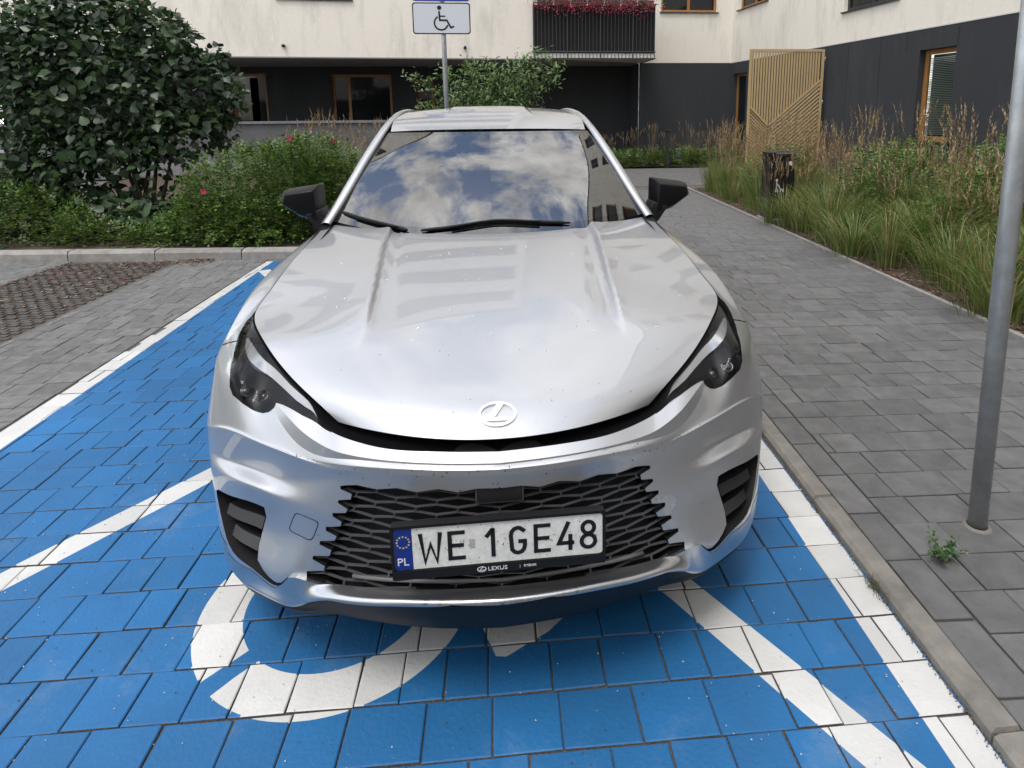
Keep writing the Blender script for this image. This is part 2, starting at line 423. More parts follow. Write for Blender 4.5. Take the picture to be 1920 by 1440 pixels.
# leaf litter on it
b = MB()
for i in range(900):
    x = random.uniform(-4.9, -3.2); yy = 5.92-abs(random.gauss(0, .9)); s = random.uniform(.008, .022); a = random.uniform(0, 6.28)
    if x > -3.65: yy = 5.93-abs(random.gauss(0, .10))
    if yy < 2.5: continue
    z = .006+random.random()*.008
    c_, s_ = math.cos(a)*s, math.sin(a)*s
    b.add([(x+c_, yy+s_, z), (x-s_*.5, yy+c_*.5, z+.006), (x-c_, yy-s_, z), (x+s_*.5, yy-c_*.5, z)], [(0, 1, 2, 3)], random.randint(0, 2))
o = b.build('leaf_litter', [mat('dry leaf brown', (.10, .055, .03), .8), mat('dry leaf red', (.13, .04, .03), .8), mat('dry leaf tan', (.25, .18, .11), .8)])
tag(o, 'scatter of dry brown leaves on the paving along the back kerb', 'leaves', kind='stuff')
o = MB(); o.tube([(-4.52, 4.20, .012), (-4.44, 4.34, .02), (-4.40, 4.45, .014)], [.004, .012, .003], 5, flat=.5)
tag(o.build('fallen_leaf', [mat('pale straw', (.62, .5, .3), .8)], smooth=True), 'long pale dry leaf lying on the brown grid paving', 'leaf')

# sidewalk path
KX = lambda y: 1.267+.055*y          # foot of the kerb
PX = lambda y: 3.55+.060*y           # right edge of path
ZP = .032
pa = mesh('footpath', [(KX(-4)+.02, -4, ZP-.012), (PX(-4)+.02, -4, ZP-.012), (PX(11.4), 11.4, ZP-.012), (8.4, 12.2, ZP-.012), (8.4, 16.7, ZP-.012), (2.2, 16.9, ZP-.012)], [(0, 1, 2, 3, 4, 5)], M_bed); tag(pa, kind='structure')
PR = -.057
def tog(x, y): c_, s_ = math.cos(PR), math.sin(PR); return (x*c_+y*s_, -x*s_+y*c_)
gx0 = tog(KX(0)+.085, 0)[0]; gx1 = tog(PX(0), 0)[0]
stones = []
y = -1.9
while y < 12:                         # edge course beside the kerb
    stones.append((gx0+.004, y+.004, gx0+.132, y+.262)); y += .266
eb = len(stones)
stones2 = rows(lambda y: gx0+.138, lambda y: gx1, -1.9, 11.6, .1725, [.17, .2, .23, .29, .29])
lay(pa, stones2 + stones, [M_path], False, z=ZP, rot=PR)
lay(pa, rows(lambda y: 2.5, lambda y: 8.0, 12.2, 16.6, .1725, [.2, .29]), [M_path], False, limit=0, z=ZP, rot=-.02)
# kerb stones between bay and path
kb = empty('path_kerb', (1.3, 0, 0)); tag(kb, 'low weathered concrete kerb between the blue bay and the footpath', 'kerb')
y = -2.2
while y < 6.0:
    a = (KX(y+.004), y+.004); b_ = (KX(y+.996), y+.996); w = .085
    V = [(a[0], a[1], -.05), (a[0]+w, a[1], -.05), (b_[0]+w, b_[1], -.05), (b_[0], b_[1], -.05), (a[0]+.002, a[1], .022), (a[0]+w, a[1], .022), (b_[0]+w, b_[1], .022), (b_[0]+.002, b_[1], .022), (a[0]+.016, a[1]+.004, .034), (a[0]+w-.004, a[1]+.004, .034), (b_[0]+w-.004, b_[1]-.004, .034), (b_[0]+.016, b_[1]-.004, .034)]
    F = [(8, 9, 10, 11)]
    for q in (0, 4):
        for i in range(4): F.append((q+i, q+(i+1) % 4, q+4+(i+1) % 4, q+4+i))
    o = mesh('kerb_stone', V, F, M_kerb, None); o.parent = kb; o.matrix_parent_inverse = Matrix.Translation((-1.3, 0, 0)); y += 1.0
# grit and dirt along the kerb foot
b = MB()
for i in range(1500):
    y = random.uniform(-1.2, 3.0); x = KX(y)-abs(random.gauss(0, .007)); s = random.uniform(.001, .003)
    b.add([(x-s, y-s, .001), (x+s, y-s, .001), (x, y+s, .001), (x, y, .001+s*1.5)], [(0, 1, 3), (1, 2, 3), (2, 0, 3)], i % 3)
o = b.build('kerb_grit', [mat('grit dark', (.06, .05, .04), .95), mat('grit tan', (.2, .17, .13), .95), mat('grit rust', (.13, .075, .045), .95)])
tag(o, 'fine grit and dirt gathered along the foot of the kerb', 'grit', kind='stuff')
# joint sand crumbs over the bay
b = MB()
for i in range(900):
    x = random.uniform(-1.9, 1.15); y = random.uniform(-.5, 1.8); s = random.uniform(.001, .003)
    b.add([(x-s, y-s, .003), (x+s, y-s, .003), (x, y+s, .003), (x, y, .003+s)], [(0, 1, 3), (1, 2, 3), (2, 0, 3)], i % 2)
o = b.build('sand_crumbs', [MATS['grit dark'], mat('grit pale', (.5, .47, .42), .95)]); tag(o, 'loose sand crumbs scattered over the blue paint', 'sand', kind='stuff')
# edging between path and planted bed
ek = empty('bed_edging', (3.7, 0, 0)); tag(ek, 'thin pale concrete edging strip along the planted bed', 'edging')
y = -1.0
while y < 11.3:
    a = PX(y+.003); c_ = PX(y+.997); w = .06
    V = [(a, y+.003, -.1), (a+w, y+.003, -.1), (c_+w, y+.997, -.1), (c_, y+.997, -.1), (a+.006, y+.003, ZP+.02), (a+w-.006, y+.003, ZP+.02), (c_+w-.006, y+.997, ZP+.02), (c_+.006, y+.997, ZP+.02)]
    o = mesh('edging_slab', V, [(4, 5, 6, 7), (0, 1, 5, 4), (1, 2, 6, 5), (2, 3, 7, 6), (3, 0, 4, 7)], M_lkerb); o.parent = ek; o.matrix_parent_inverse = Matrix.Translation((-3.7, 0, 0)); y += 1.0
# soil beds
def bed(name, poly, z):
    bm = bmesh.new(); vs = [bm.verts.new((x, y, z)) for x, y in poly]; bm.faces.new(vs)
    bmesh.ops.triangulate(bm, faces=bm.faces); bmesh.ops.subdivide_edges(bm, edges=bm.edges, cuts=5, use_grid_fill=True)
    for v in bm.verts: v.co.z += random.uniform(-.015, .03)
    me = bpy.data.meshes.new(name); bm.to_mesh(me); bm.free(); me.materials.append(M_soil); o = bpy.data.objects.new(name, me); COL.objects.link(o); tag(o, kind='structure'); return o
bed('soil_bed', [(PX(-1)+.05, -1), (9.6, -1), (9.0, 11.5), (PX(11.4)+.05, 11.4)], .045)
bed('soil_bed', [(-9.5, 6.3), (1.62, 5.95), (2.15, 16.5), (-9.5, 17)], .07)
bed('soil_bed', [(2.2, 16.8), (8.4, 16.6), (8.4, 19.8), (2.2, 19.8)], .06)
# bark chips near the path
b = MB()
for i in range(5200):
    t = random.random()**1.6; y = -.5+12*t; x = PX(y)+.07+abs(random.gauss(0, .35)); s = random.uniform(.008, .03); a = random.uniform(0, 6.28); z = ZP+random.uniform(.005, .03)
    c_, s_ = math.cos(a)*s, math.sin(a)*s
    b.add([(x+c_, y+s_, z), (x-s_*.4, y+c_*.4, z+.008), (x-c_, y-s_, z), (x+s_*.4, y-c_*.4, z)], [(0, 1, 2, 3)], i % 3)
o = b.build('bark_chips', [mat('bark dark', (.05, .032, .022), .95), mat('bark red', (.11, .06, .04), .95), mat('bark pale', (.2, .14, .10), .95)]); tag(o, 'brown bark chips mulching the edge of the planted bed', 'bark', kind='stuff')
# back kerb
bk = empty('back_kerb', (-4, 6.0, 0)); tag(bk, 'raised pale concrete kerb behind the bays at the shrub bed', 'kerb')
x = -8.9
while x < 1.6:
    yk = 5.66-.083*x+.065 if False else 6.13-.0885*(x+5.68)
    y2 = 6.13-.0885*(x+.99+5.68); V = [(x+.004, yk, -.05), (x+.992, y2, -.05), (x+.992, y2+.15, -.05), (x+.004, yk+.15, -.05), (x+.004, yk+.004, .085), (x+.992, y2+.004, .085), (x+.992, y2+.15, .085), (x+.004, yk+.15, .085), (x+.012, yk+.03, .115), (x+.984, y2+.03, .115), (x+.984, y2+.145, .115), (x+.012, yk+.145, .115)]
    F = [(8, 9, 10, 11)]
    for q in (0, 4):
        for i in range(4): F.append((q+i, q+(i+1) % 4, q+4+(i+1) % 4, q+4+i))
    o = mesh('kerb_stone', V, F, M_lkerb); o.parent = bk; o.matrix_parent_inverse = Matrix.Translation((4, -6.0, 0)); x += 1.0
# body control net (metres, car axes): rows from the lip up, columns from the nose centre round the flank to the tail
NET = np.array([[[0.0,0.061,0.228],[0.137,0.074,0.227],[0.271,0.102,0.224],[0.406,0.131,0.235],[0.485,0.155,0.235],[0.565,0.179,0.225],[0.641,0.217,0.22],[0.717,0.266,0.218],[0.794,0.327,0.223],[0.925,0.55,0.2],[0.925,0.8,0.215],[0.925,0.975,0.215],[0.9,1.25,0.215],[0.88,1.7,0.215],[0.88,2.5,0.215],[0.88,3.3,0.215],[0.9,3.83,0.215],[0.89,4.25,0.235],[0.86,4.55,0.26],[0.75,4.74,0.29],[0.4,4.8,0.3],[0.0,4.81,0.3]],[[0.0,0.003,0.305],[0.131,0.015,0.306],[0.259,0.041,0.303],[0.391,0.078,0.302],[0.47,0.11,0.293],[0.551,0.138,0.267],[0.635,0.187,0.254],[0.714,0.244,0.25],[0.803,0.326,0.241],[0.932,0.55,0.225],[0.935,0.8,0.245],[0.937,0.975,0.245],[0.915,1.25,0.245],[0.9,1.7,0.245],[0.9,2.5,0.245],[0.9,3.3,0.245],[0.925,3.83,0.245],[0.91,4.25,0.26],[0.885,4.57,0.28],[0.77,4.78,0.31],[0.4,4.85,0.32],[0.0,4.86,0.32]],[[0.0,-0.035,0.394],[0.126,-0.023,0.39],[0.25,-0.0,0.384],[0.377,0.039,0.367],[0.474,0.084,0.346],[0.568,0.143,0.287],[0.643,0.189,0.267],[0.724,0.249,0.258],[0.811,0.33,0.257],[0.935,0.55,0.275],[0.942,0.8,0.3],[0.948,0.975,0.3],[0.928,1.25,0.3],[0.912,1.7,0.3],[0.912,2.5,0.3],[0.914,3.3,0.3],[0.94,3.83,0.3],[0.925,4.25,0.31],[0.9,4.58,0.32],[0.785,4.8,0.34],[0.4,4.87,0.35],[0.0,4.88,0.35]],[[0.0,0.009,0.394],[0.128,0.021,0.388],[0.253,0.043,0.38],[0.38,0.079,0.369],[0.481,0.118,0.364],[0.563,0.139,0.375],[0.632,0.172,0.344],[0.712,0.227,0.354],[0.811,0.32,0.342],[0.938,0.55,0.325],[0.946,0.8,0.345],[0.953,0.975,0.345],[0.936,1.25,0.345],[0.918,1.7,0.345],[0.916,2.5,0.345],[0.92,3.3,0.345],[0.948,3.83,0.345],[0.935,4.25,0.35],[0.91,4.58,0.36],[0.79,4.81,0.38],[0.4,4.875,0.4],[0.0,4.885,0.4]],[[0.0,0.001,0.508],[0.123,0.012,0.508],[0.246,0.034,0.501],[0.365,0.072,0.489],[0.454,0.11,0.486],[0.544,0.153,0.491],[0.627,0.207,0.478],[0.714,0.264,0.478],[0.83,0.363,0.453],[0.941,0.55,0.43],[0.952,0.8,0.43],[0.958,0.975,0.43],[0.942,1.25,0.43],[0.922,1.7,0.43],[0.918,2.5,0.43],[0.928,3.3,0.43],[0.955,3.83,0.43],[0.943,4.25,0.43],[0.915,4.58,0.43],[0.79,4.82,0.45],[0.4,4.88,0.46],[0.0,4.89,0.46]],[[0.0,0.0,0.615],[0.117,0.012,0.611],[0.236,0.031,0.609],[0.35,0.067,0.6],[0.436,0.101,0.589],[0.53,0.148,0.58],[0.615,0.195,0.581],[0.695,0.239,0.591],[0.807,0.334,0.572],[0.946,0.55,0.53],[0.958,0.8,0.53],[0.963,0.975,0.53],[0.946,1.25,0.53],[0.932,1.7,0.53],[0.93,2.5,0.53],[0.94,3.3,0.53],[0.96,3.83,0.53],[0.948,4.25,0.53],[0.92,4.58,0.53],[0.79,4.81,0.55],[0.4,4.87,0.57],[0.0,4.88,0.57]],[[0.0,-0.004,0.695],[0.114,0.007,0.692],[0.227,0.027,0.691],[0.338,0.063,0.684],[0.422,0.1,0.674],[0.523,0.16,0.645],[0.617,0.23,0.622],[0.715,0.306,0.608],[0.837,0.398,0.596],[0.944,0.55,0.585],[0.957,0.8,0.6],[0.963,0.975,0.63],[0.946,1.25,0.65],[0.942,1.7,0.68],[0.944,2.5,0.7],[0.952,3.3,0.7],[0.96,3.83,0.7],[0.946,4.25,0.7],[0.915,4.56,0.7],[0.78,4.78,0.72],[0.4,4.84,0.74],[0.0,4.85,0.74]],[[0.0,-0.008,0.733],[0.112,0.003,0.731],[0.222,0.021,0.731],[0.331,0.058,0.723],[0.415,0.094,0.713],[0.505,0.145,0.71],[0.594,0.198,0.716],[0.691,0.267,0.716],[0.827,0.377,0.703],[0.944,0.555,0.645],[0.952,0.8,0.7],[0.957,0.98,0.76],[0.943,1.27,0.82],[0.938,1.7,0.88],[0.936,2.5,0.91],[0.943,3.3,0.92],[0.95,3.83,0.93],[0.935,4.25,0.94],[0.9,4.52,0.93],[0.77,4.71,0.93],[0.4,4.78,0.93],[0.0,4.79,0.93]],[[0.0,-0.008,0.745],[0.112,0.003,0.743],[0.222,0.021,0.743],[0.329,0.057,0.735],[0.412,0.093,0.726],[0.504,0.148,0.716],[0.594,0.206,0.72],[0.692,0.274,0.722],[0.828,0.384,0.71],[0.943,0.56,0.665],[0.948,0.81,0.735],[0.952,0.99,0.8],[0.935,1.28,0.865],[0.928,1.7,0.92],[0.926,2.5,0.945],[0.932,3.3,0.96],[0.938,3.83,0.97],[0.92,4.25,0.98],[0.885,4.51,0.97],[0.76,4.69,0.96],[0.4,4.76,0.96],[0.0,4.77,0.96]],[[0.0,0.024,0.759],[0.113,0.035,0.759],[0.222,0.053,0.759],[0.326,0.089,0.755],[0.434,0.142,0.762],[0.523,0.2,0.775],[0.616,0.282,0.798],[0.71,0.352,0.812],[0.796,0.407,0.853],[0.943,0.64,0.8],[0.95,0.82,0.872],[0.936,1.01,0.955],[0.908,1.28,1.005],[0.89,1.68,1.03],[0.895,2.5,1.04],[0.9,3.3,1.05],[0.9,3.83,1.07],[0.87,4.25,1.07],[0.82,4.49,1.06],[0.71,4.65,1.05],[0.38,4.72,1.05],[0.0,4.73,1.05]],[[0.0,0.035,0.77],[0.113,0.046,0.77],[0.223,0.064,0.77],[0.326,0.1,0.77],[0.463,0.185,0.78],[0.52,0.253,0.82],[0.605,0.351,0.852],[0.691,0.46,0.885],[0.765,0.572,0.913],[0.846,0.75,0.932],[0.838,0.88,0.975],[0.826,1.03,1.018],[0.812,1.27,1.062],[0.805,1.62,1.105],[0.822,2.5,1.1],[0.812,3.3,1.12],[0.785,3.83,1.14],[0.75,4.2,1.14],[0.7,4.45,1.13],[0.61,4.6,1.12],[0.34,4.66,1.12],[0.0,4.67,1.12]]])
HEAD = [[3.95,9.86],[5.228,9.356],[6.198,9.119],[6.231,8.951],[6.415,8.809],[6.637,8.736],[6.967,8.698],[7.397,8.673],[7.772,8.689],[7.936,8.794],[8.049,9.045],[8.35,9.392],[8.696,9.607],[9.062,9.749],[9.198,9.815],[9.15,9.9],[9.05,10.2],[3.98,10.2]]
INTAKE = [[8.42,4.25],[8.28,4.36],[7.281,4.394],[6.349,4.414],[6.848,3.25],[6.47,3.03],[5.8,2.868],[5.38,3.03],[5.36,3.0],[5.8,2.79],[6.156,2.8],[7.104,2.883],[7.824,2.95],[8.1,3.15],[8.25,3.562]]
TRIM = [[8.2,3.0],[8.1,2.712],[7.108,2.8],[6.083,2.7],[5.749,2.79],[5.249,3.05],[4.933,3.03],[4.6,2.985],[4.017,2.982],[3.333,2.94],[2.309,2.99],[1.113,3.02],[-0.1,2.985],[-0.1,1.993],[1.0,2.0],[1.825,1.987],[3.299,1.973],[4.09,2.02],[4.364,2.047],[5.434,1.45],[5.753,1.28],[7.0,1.05],[8.15,1.15],[8.55,1.6],[8.7,2.3],[8.6,3.0]]
GRILLE = [[-0.1,5.942],[0.468,5.979],[0.917,5.822],[1.357,5.975],[1.829,5.798],[2.276,5.934],[2.745,5.815],[3.337,5.92],[3.898,5.829],[3.886,5.707],[3.478,5.564],[3.494,5.387],[3.916,5.346],[3.924,5.266],[3.57,5.105],[3.611,4.981],[4.065,4.942],[4.054,4.842],[3.731,4.707],[3.754,4.571],[4.231,4.467],[4.22,4.352],[3.852,4.268],[3.908,4.128],[4.368,3.987],[4.37,3.902],[3.974,3.865],[4.0,3.728],[4.494,3.597],[4.49,3.526],[4.081,3.496],[4.086,3.387],[4.61,3.189],[4.6,3.058],[4.602,2.995],[4.018,2.986],[3.333,2.875],[2.309,3.019],[1.113,3.1],[-0.1,2.995]]
TOW = [[5.228,4.676],[4.651,4.596],[4.504,4.552],[4.471,4.455],[4.592,4.002],[4.669,3.913],[4.799,3.9],[5.397,4.0],[5.492,4.065],[5.474,4.15],[5.325,4.56]]
SHUT = [[8.696,9.607],[8.974,9.465],[9.293,9.246],[9.6,8.9],[9.62,8.2]]
DRL = [[8.624,9.752],[8.462,9.795],[7.519,9.809],[6.631,9.893],[5.899,9.899],[4.741,10.0],[4.525,9.977],[5.504,9.622],[6.3,9.641],[6.83,9.646],[7.377,9.592],[7.908,9.56],[8.263,9.623]]
PROJ = [[7.791,9.251],[7.436,9.306],[6.909,9.425],[6.53,9.455],[6.231,9.227],[6.589,8.792],[6.975,8.734],[7.41,8.719],[7.603,8.805],[7.71,9.077]]
ARCHF = [[12.347,0.692],[12.395,2.129],[12.411,3.461],[12.395,4.256],[12.347,4.958],[12.265,5.528],[12.147,5.996],[11.983,6.316],[11.776,6.578],[11.538,6.869],[11.259,7.608],[10.922,8.11],[10.504,8.258],[10.087,8.343],[9.766,8.339],[9.539,8.16],[9.381,6.954],[9.237,6.103],[9.098,4.963],[9.026,4.227],[9.0,3.559],[9.024,2.67],[9.095,1.215]]
ARCHR = [[16.931,0.052],[16.983,1.922],[17.0,3.433],[16.983,4.267],[16.933,4.961],[16.851,5.42],[16.742,5.757],[16.612,6.025],[16.467,6.2],[16.312,6.313],[16.151,6.383],[15.989,6.409],[15.829,6.389],[15.678,6.324],[15.542,6.21],[15.425,6.03],[15.328,5.757],[15.253,5.419],[15.2,4.963],[15.168,4.263],[15.157,3.463],[15.168,2.139],[15.2,0.715]]
NOSE_TOP=[[0.0,0.0313,0.772],[0.1127,0.0424,0.7717],[0.2224,0.0603,0.7716],[0.3253,0.0955,0.7711],[0.4026,0.1399,0.7739],[0.4618,0.1788,0.7798],[0.5403,0.2328,0.799],[0.5898,0.2695,0.8059],[0.6348,0.3049,0.8074]]
NOSE_EDGE=[[0.0,0.0043,0.7562],[0.1119,0.0161,0.7555],[0.22,0.0342,0.7557],[0.3217,0.0693,0.7515],[0.3912,0.094,0.7537],[0.4511,0.1249,0.7596],[0.5207,0.1773,0.775],[0.5729,0.2293,0.7916],[0.6318,0.3001,0.8063]]
NOSE_FOOT=[[0.0,0.0037,0.7478],[0.1122,0.0158,0.7469],[0.2203,0.0338,0.7472],[0.3222,0.0686,0.7415],[0.3953,0.0947,0.7354],[0.461,0.1271,0.7237],[0.5397,0.1821,0.728],[0.6049,0.2453,0.7594],[0.6497,0.2999,0.786]]
# ------------------------------------------------------------------ the car
M_paint = mat('silver paint', (.50, .508, .522), .48, .90, coat=1.0, coatr=.01)
M_blackp = mat('black plastic', (.008, .008, .009), .55, spec=.3, bump=.1, bscale=600)
M_gloss = mat('gloss black', (.005, .005, .006), .38, spec=.2)
M_satin = mat('satin silver trim', (.55, .555, .565), .28, .95)
M_void = mat('void black', (.004, .004, .004), .8)
M_mesh = mat('grille bar', (.07, .07, .074), .4)
M_chrome = mat('chrome', (.85, .85, .86), .06, 1.0)
M_drl = mat('lamp reflector', (.50, .50, .50), .18, .65)
M_rub = mat('tyre rubber', (.018, .018, .018), .8, bump=.2)
M_alloy = mat('alloy wheel', (.45, .45, .46), .25, .9)
M_glass = glassmat('windscreen glass', (.55, .62, .60), 2.9)
M_sglass = glassmat('tinted side glass', (.10, .11, .11), 1.7)
M_lens = glassmat('lamp lens', (.93, .94, .95), 1.22)
M_dash = mat('dashboard', (.020, .020, .021), .7)
M_seat = mat('dark leather', (.028, .027, .027), .55)
M_red = mat('tail lamp red', (.35, .01, .01), .15, coat=1)
car = empty('parked_car', (0, 0, 0)); tag(car, 'silver crossover parked nose-out on the blue disabled bay', 'car')

def natcub(t, n):
    A = np.zeros((n, n)); B = np.zeros((n, n)); A[0, 0] = A[-1, -1] = 1
    for i in range(1, n-1):
        A[i, i-1] = 1; A[i, i] = 4; A[i, i+1] = 1; B[i, i-1] = 6; B[i, i] = -12; B[i, i+1] = 6
    M = np.linalg.solve(A, B); t = np.asarray(t, float); i = np.clip(np.floor(t).astype(int), 0, n-2); w = t-i
    Wt = np.zeros((len(t), n)); k = np.arange(len(t)); Wt[k, i] += 1-w; Wt[k, i+1] += w
    return Wt + ((1-w)**3-(1-w))[:, None]/6*M[i] + (w**3-w)[:, None]/6*M[i+1]
def netsurf(N, c, r, rowcub=False):
    c = np.atleast_1d(np.asarray(c, float)); r = np.atleast_1d(np.asarray(r, float))
    V = np.einsum('pc,rcx->rpx', natcub(c, N.shape[1]), N); n = V.shape[0]; k = np.arange(len(r))
    if rowcub: return np.einsum('pr,rpx->px', natcub(r, n), V)
    d = V[1:]-V[:-1]; a, b = d[:-1], d[1:]
    with np.errstate(all='ignore'): h = 2*a*b/(a+b)
    m_ = np.zeros_like(V); m_[1:-1] = np.where(a*b > 0, h, 0); m_[0] = d[0]; m_[-1] = d[-1]
    i = np.clip(np.floor(r).astype(int), 0, n-2); w = (r-i)[:, None]
    return (2*w**3-3*w**2+1)*V[i, k]+(w**3-2*w**2+w)*m_[i, k]+(-2*w**3+3*w**2)*V[i+1, k]+(w**3-w**2)*m_[i+1, k]
def pdist(c, r, P):
    """distance and signed side to an open polyline in net coordinates, plus the parameter along it"""
    best = np.full(c.shape, 9.); side = np.zeros(c.shape); par = np.zeros(c.shape); n = len(P)-1
    for i in range(n):
        a = np.array(P[i]); b = np.array(P[i+1]); d = b-a; L = (d**2).sum()
        t = np.clip(((c-a[0])*d[0]+(r-a[1])*d[1])/L, 0, 1); ex = c-a[0]-t*d[0]; ey = r-a[1]-t*d[1]; q = np.hypot(ex, ey)
        s = np.sign(d[0]*(r-a[1])-d[1]*(c-a[0])); u = q < best
        best = np.where(u, q, best); side = np.where(u, s, side); par = np.where(u, (i+t)/n, par)
    return best, side, par
def body0(c, r): return netsurf(NET, np.clip(c, 0, 21), np.clip(r, 0, 10))
def nrm0(fn, c, r, h=.02):
    a = fn(c+h, r)-fn(c-h, r); b = fn(c, r+h)-fn(c, r-h); n = np.cross(a, b); return n/np.maximum(np.linalg.norm(n, axis=1), 1e-9)[:, None]
def body(c, r):
    c = np.asarray(c, float); r = np.asarray(r, float); P = body0(c, r)
    return P
def bnorm(c, r): return nrm0(body, np.asarray(c, float), np.asarray(r, float))
def dens(P, step=.12, closed=True):
    o = []; n = len(P)
    for i in range(n if closed else n-1):
        a = np.array(P[i], float); b = np.array(P[(i+1) % n], float); k = max(1, int(np.hypot(*(b-a))/step))
        for j in range(k): o.append(tuple(a+(b-a)*j/k))
    if not closed: o.append(tuple(P[-1]))
    return o
def chaikin(P, n=1):
    for _ in range(n):
        Q = []
        for i in range(len(P)):
            a = np.array(P[i]); b = np.array(P[(i+1) % len(P)]); Q += [tuple(.8*a+.2*b), tuple(.2*a+.8*b)]
        P = Q
    return P
INTAKE = chaikin(INTAKE); DRL = chaikin(DRL); TOW = chaikin(TOW)
def sband(P, w):
    L = []; Q = []
    for i, p in enumerate(P):
        d = np.array(P[min(i+1, len(P)-1)], float)-np.array(P[max(i-1, 0)], float); n = np.array([-d[1], d[0]*1.6]); n = n/np.hypot(*n)*w
        L.append(tuple(np.array(p)+n)); Q.append(tuple(np.array(p)-n))
    return L+Q[::-1]
def shrink(P, k):
    A = np.array(P); m_ = A.mean(0); return [tuple(m_+(p-m_)*k) for p in A]
TOWI = shrink(TOW, .93)
GAPS = {'shut': sband(SHUT, .012), 'door1': [(12.62, 1.2), (12.632, 1.2), (12.70, 10.2), (12.688, 10.2)], 'door2': [(14.48, 1.2), (14.49, 1.2), (14.49, 10.2), (14.48, 10.2)],
        'door3': [(15.86, 6.6), (15.875, 6.6), (16.1, 10.2), (16.085, 10.2)], 'rear': [(17.9, 0.), (17.92, 0.), (17.92, 7.), (17.9, 7.)]}
AF = list(map(tuple, ARCHF)); AF = AF+[(9.1, -1.), (12.35, -1.)]
AR = list(map(tuple, ARCHR)); AR = AR+[(15.2, -1.), (16.93, -1.)]
TAILP = [(17.6, 8.6), (17.5, 7.4), (18.3, 7.2), (21.2, 7.25), (21.2, 7.9), (18.9, 8.0), (18.5, 8.6)]
BACKG = [(18.75, 2.2), (21.2, 2.2), (21.2, 3.4), (18.9, 3.4)]
pts = []
for c in np.concatenate([np.arange(0, 10, .1), np.arange(10, 21.01, .2)]):
    for r in np.concatenate([np.arange(0, 6, .2), np.arange(6, 10.001, .1)]): pts.append((c, r))
edges = []
allp = [HEAD, INTAKE, TRIM, [tuple(p) for p in TRIM[5:18]]+[(4.50, 2.03)], GRILLE, TOW, TOWI, DRL, PROJ, AF, AR, TAILP, BACKG] + list(GAPS.values())
for P in allp:
    D = dens(P); k = len(pts); pts += D; edges += [(k+i, k+(i+1) % len(D)) for i in range(len(D))]
cdt = delaunay_2d_cdt([Vector(p) for p in pts], edges, [], 0, 1e-5)
CV = np.array([(v.x, v.y) for v in cdt[0]]); TR = np.array([t for t in cdt[2]])
cen = CV[TR].mean(1); cx, cy = cen[:, 0], cen[:, 1]
cls = np.full(len(TR), 'fender', dtype=object)
def setc(P, n): cls[inpoly(cx, cy, P)] = n
shutc = np.interp(cy, [0, 8.2, 8.9]+[q[1] for q in SHUT[2::-1]]+[10], [9.62, 9.62, 9.6]+[q[0] for q in SHUT[2::-1]]+[8.5])
cls[cx < shutc] = 'front_bumper'
cls[(cx > 12.625+.007*cy)] = 'front_door'; cls[cx > 14.485] = 'rear_door'
cls[(cx > 15.87+np.clip(cy-6.6, 0, 9)*.0625) & (cy > 6.3)] = 'rear_quarter'; cls[(cx > 15.2) & (cy <= 6.3)] = 'rear_quarter'
cls[cx > 17.91] = 'rear_bumper'; cls[(cx > 17.91) & (cy > 7)] = 'tailgate'
cls[(cx > 9.62) & (cy < 2.6) & (cx < 17.9)] = 'sill_cladding'
lowtrim = np.interp(cx, [0, 1, 1.825, 3.299, 4.09, 4.364, 5.434, 5.753, 7, 8.15, 8.55, 9.62], [1.99, 2, 1.987, 1.973, 2.02, 2.047, 1.45, 1.28, 1.05, 1.15, 1.3, 1.0])
cls[(cx <= 9.62) & (cy < lowtrim)] = 'front_lip'
cls[(cx > 17.91) & (cy < 2.2)] = 'rear_lip'
for n_, P in GAPS.items(): setc(P, 'hole')
TRIMC = [tuple(p) for p in TRIM[5:18]]+[(4.50, 2.03)]
setc(TRIM, 'corner_trim'); setc(TRIMC, 'lower_trim'); setc(TAILP, 'tail_light'); setc(BACKG, 'rear_lip')
setc(TOW, 'hole'); setc(TOWI, 'tow_hook_cover')
setc(GRILLE, 'grille_opening'); setc(INTAKE, 'intake_opening'); setc(HEAD, 'headlight'); setc(AF, 'hole'); setc(AR, 'hole')
cls[(cx < 3) & (cy < 3.2) & (cls == 'front_bumper')] = 'grille_opening'
cls[(cx > 16) & (cls == 'sill_cladding')] = 'rear_cladding'
cls[(cx < 0) | (cx > 21) | (cy < 0) | (cy > 10)] = 'hole'
PB = body(CV[:, 0], CV[:, 1]); NB = bnorm(CV[:, 0], CV[:, 1])
NB[CV[:, 0] < 1e-6, 0] = 0; NB /= np.linalg.norm(NB, axis=1)[:, None]
PB[CV[:, 0] < 1e-6, 0] = 0
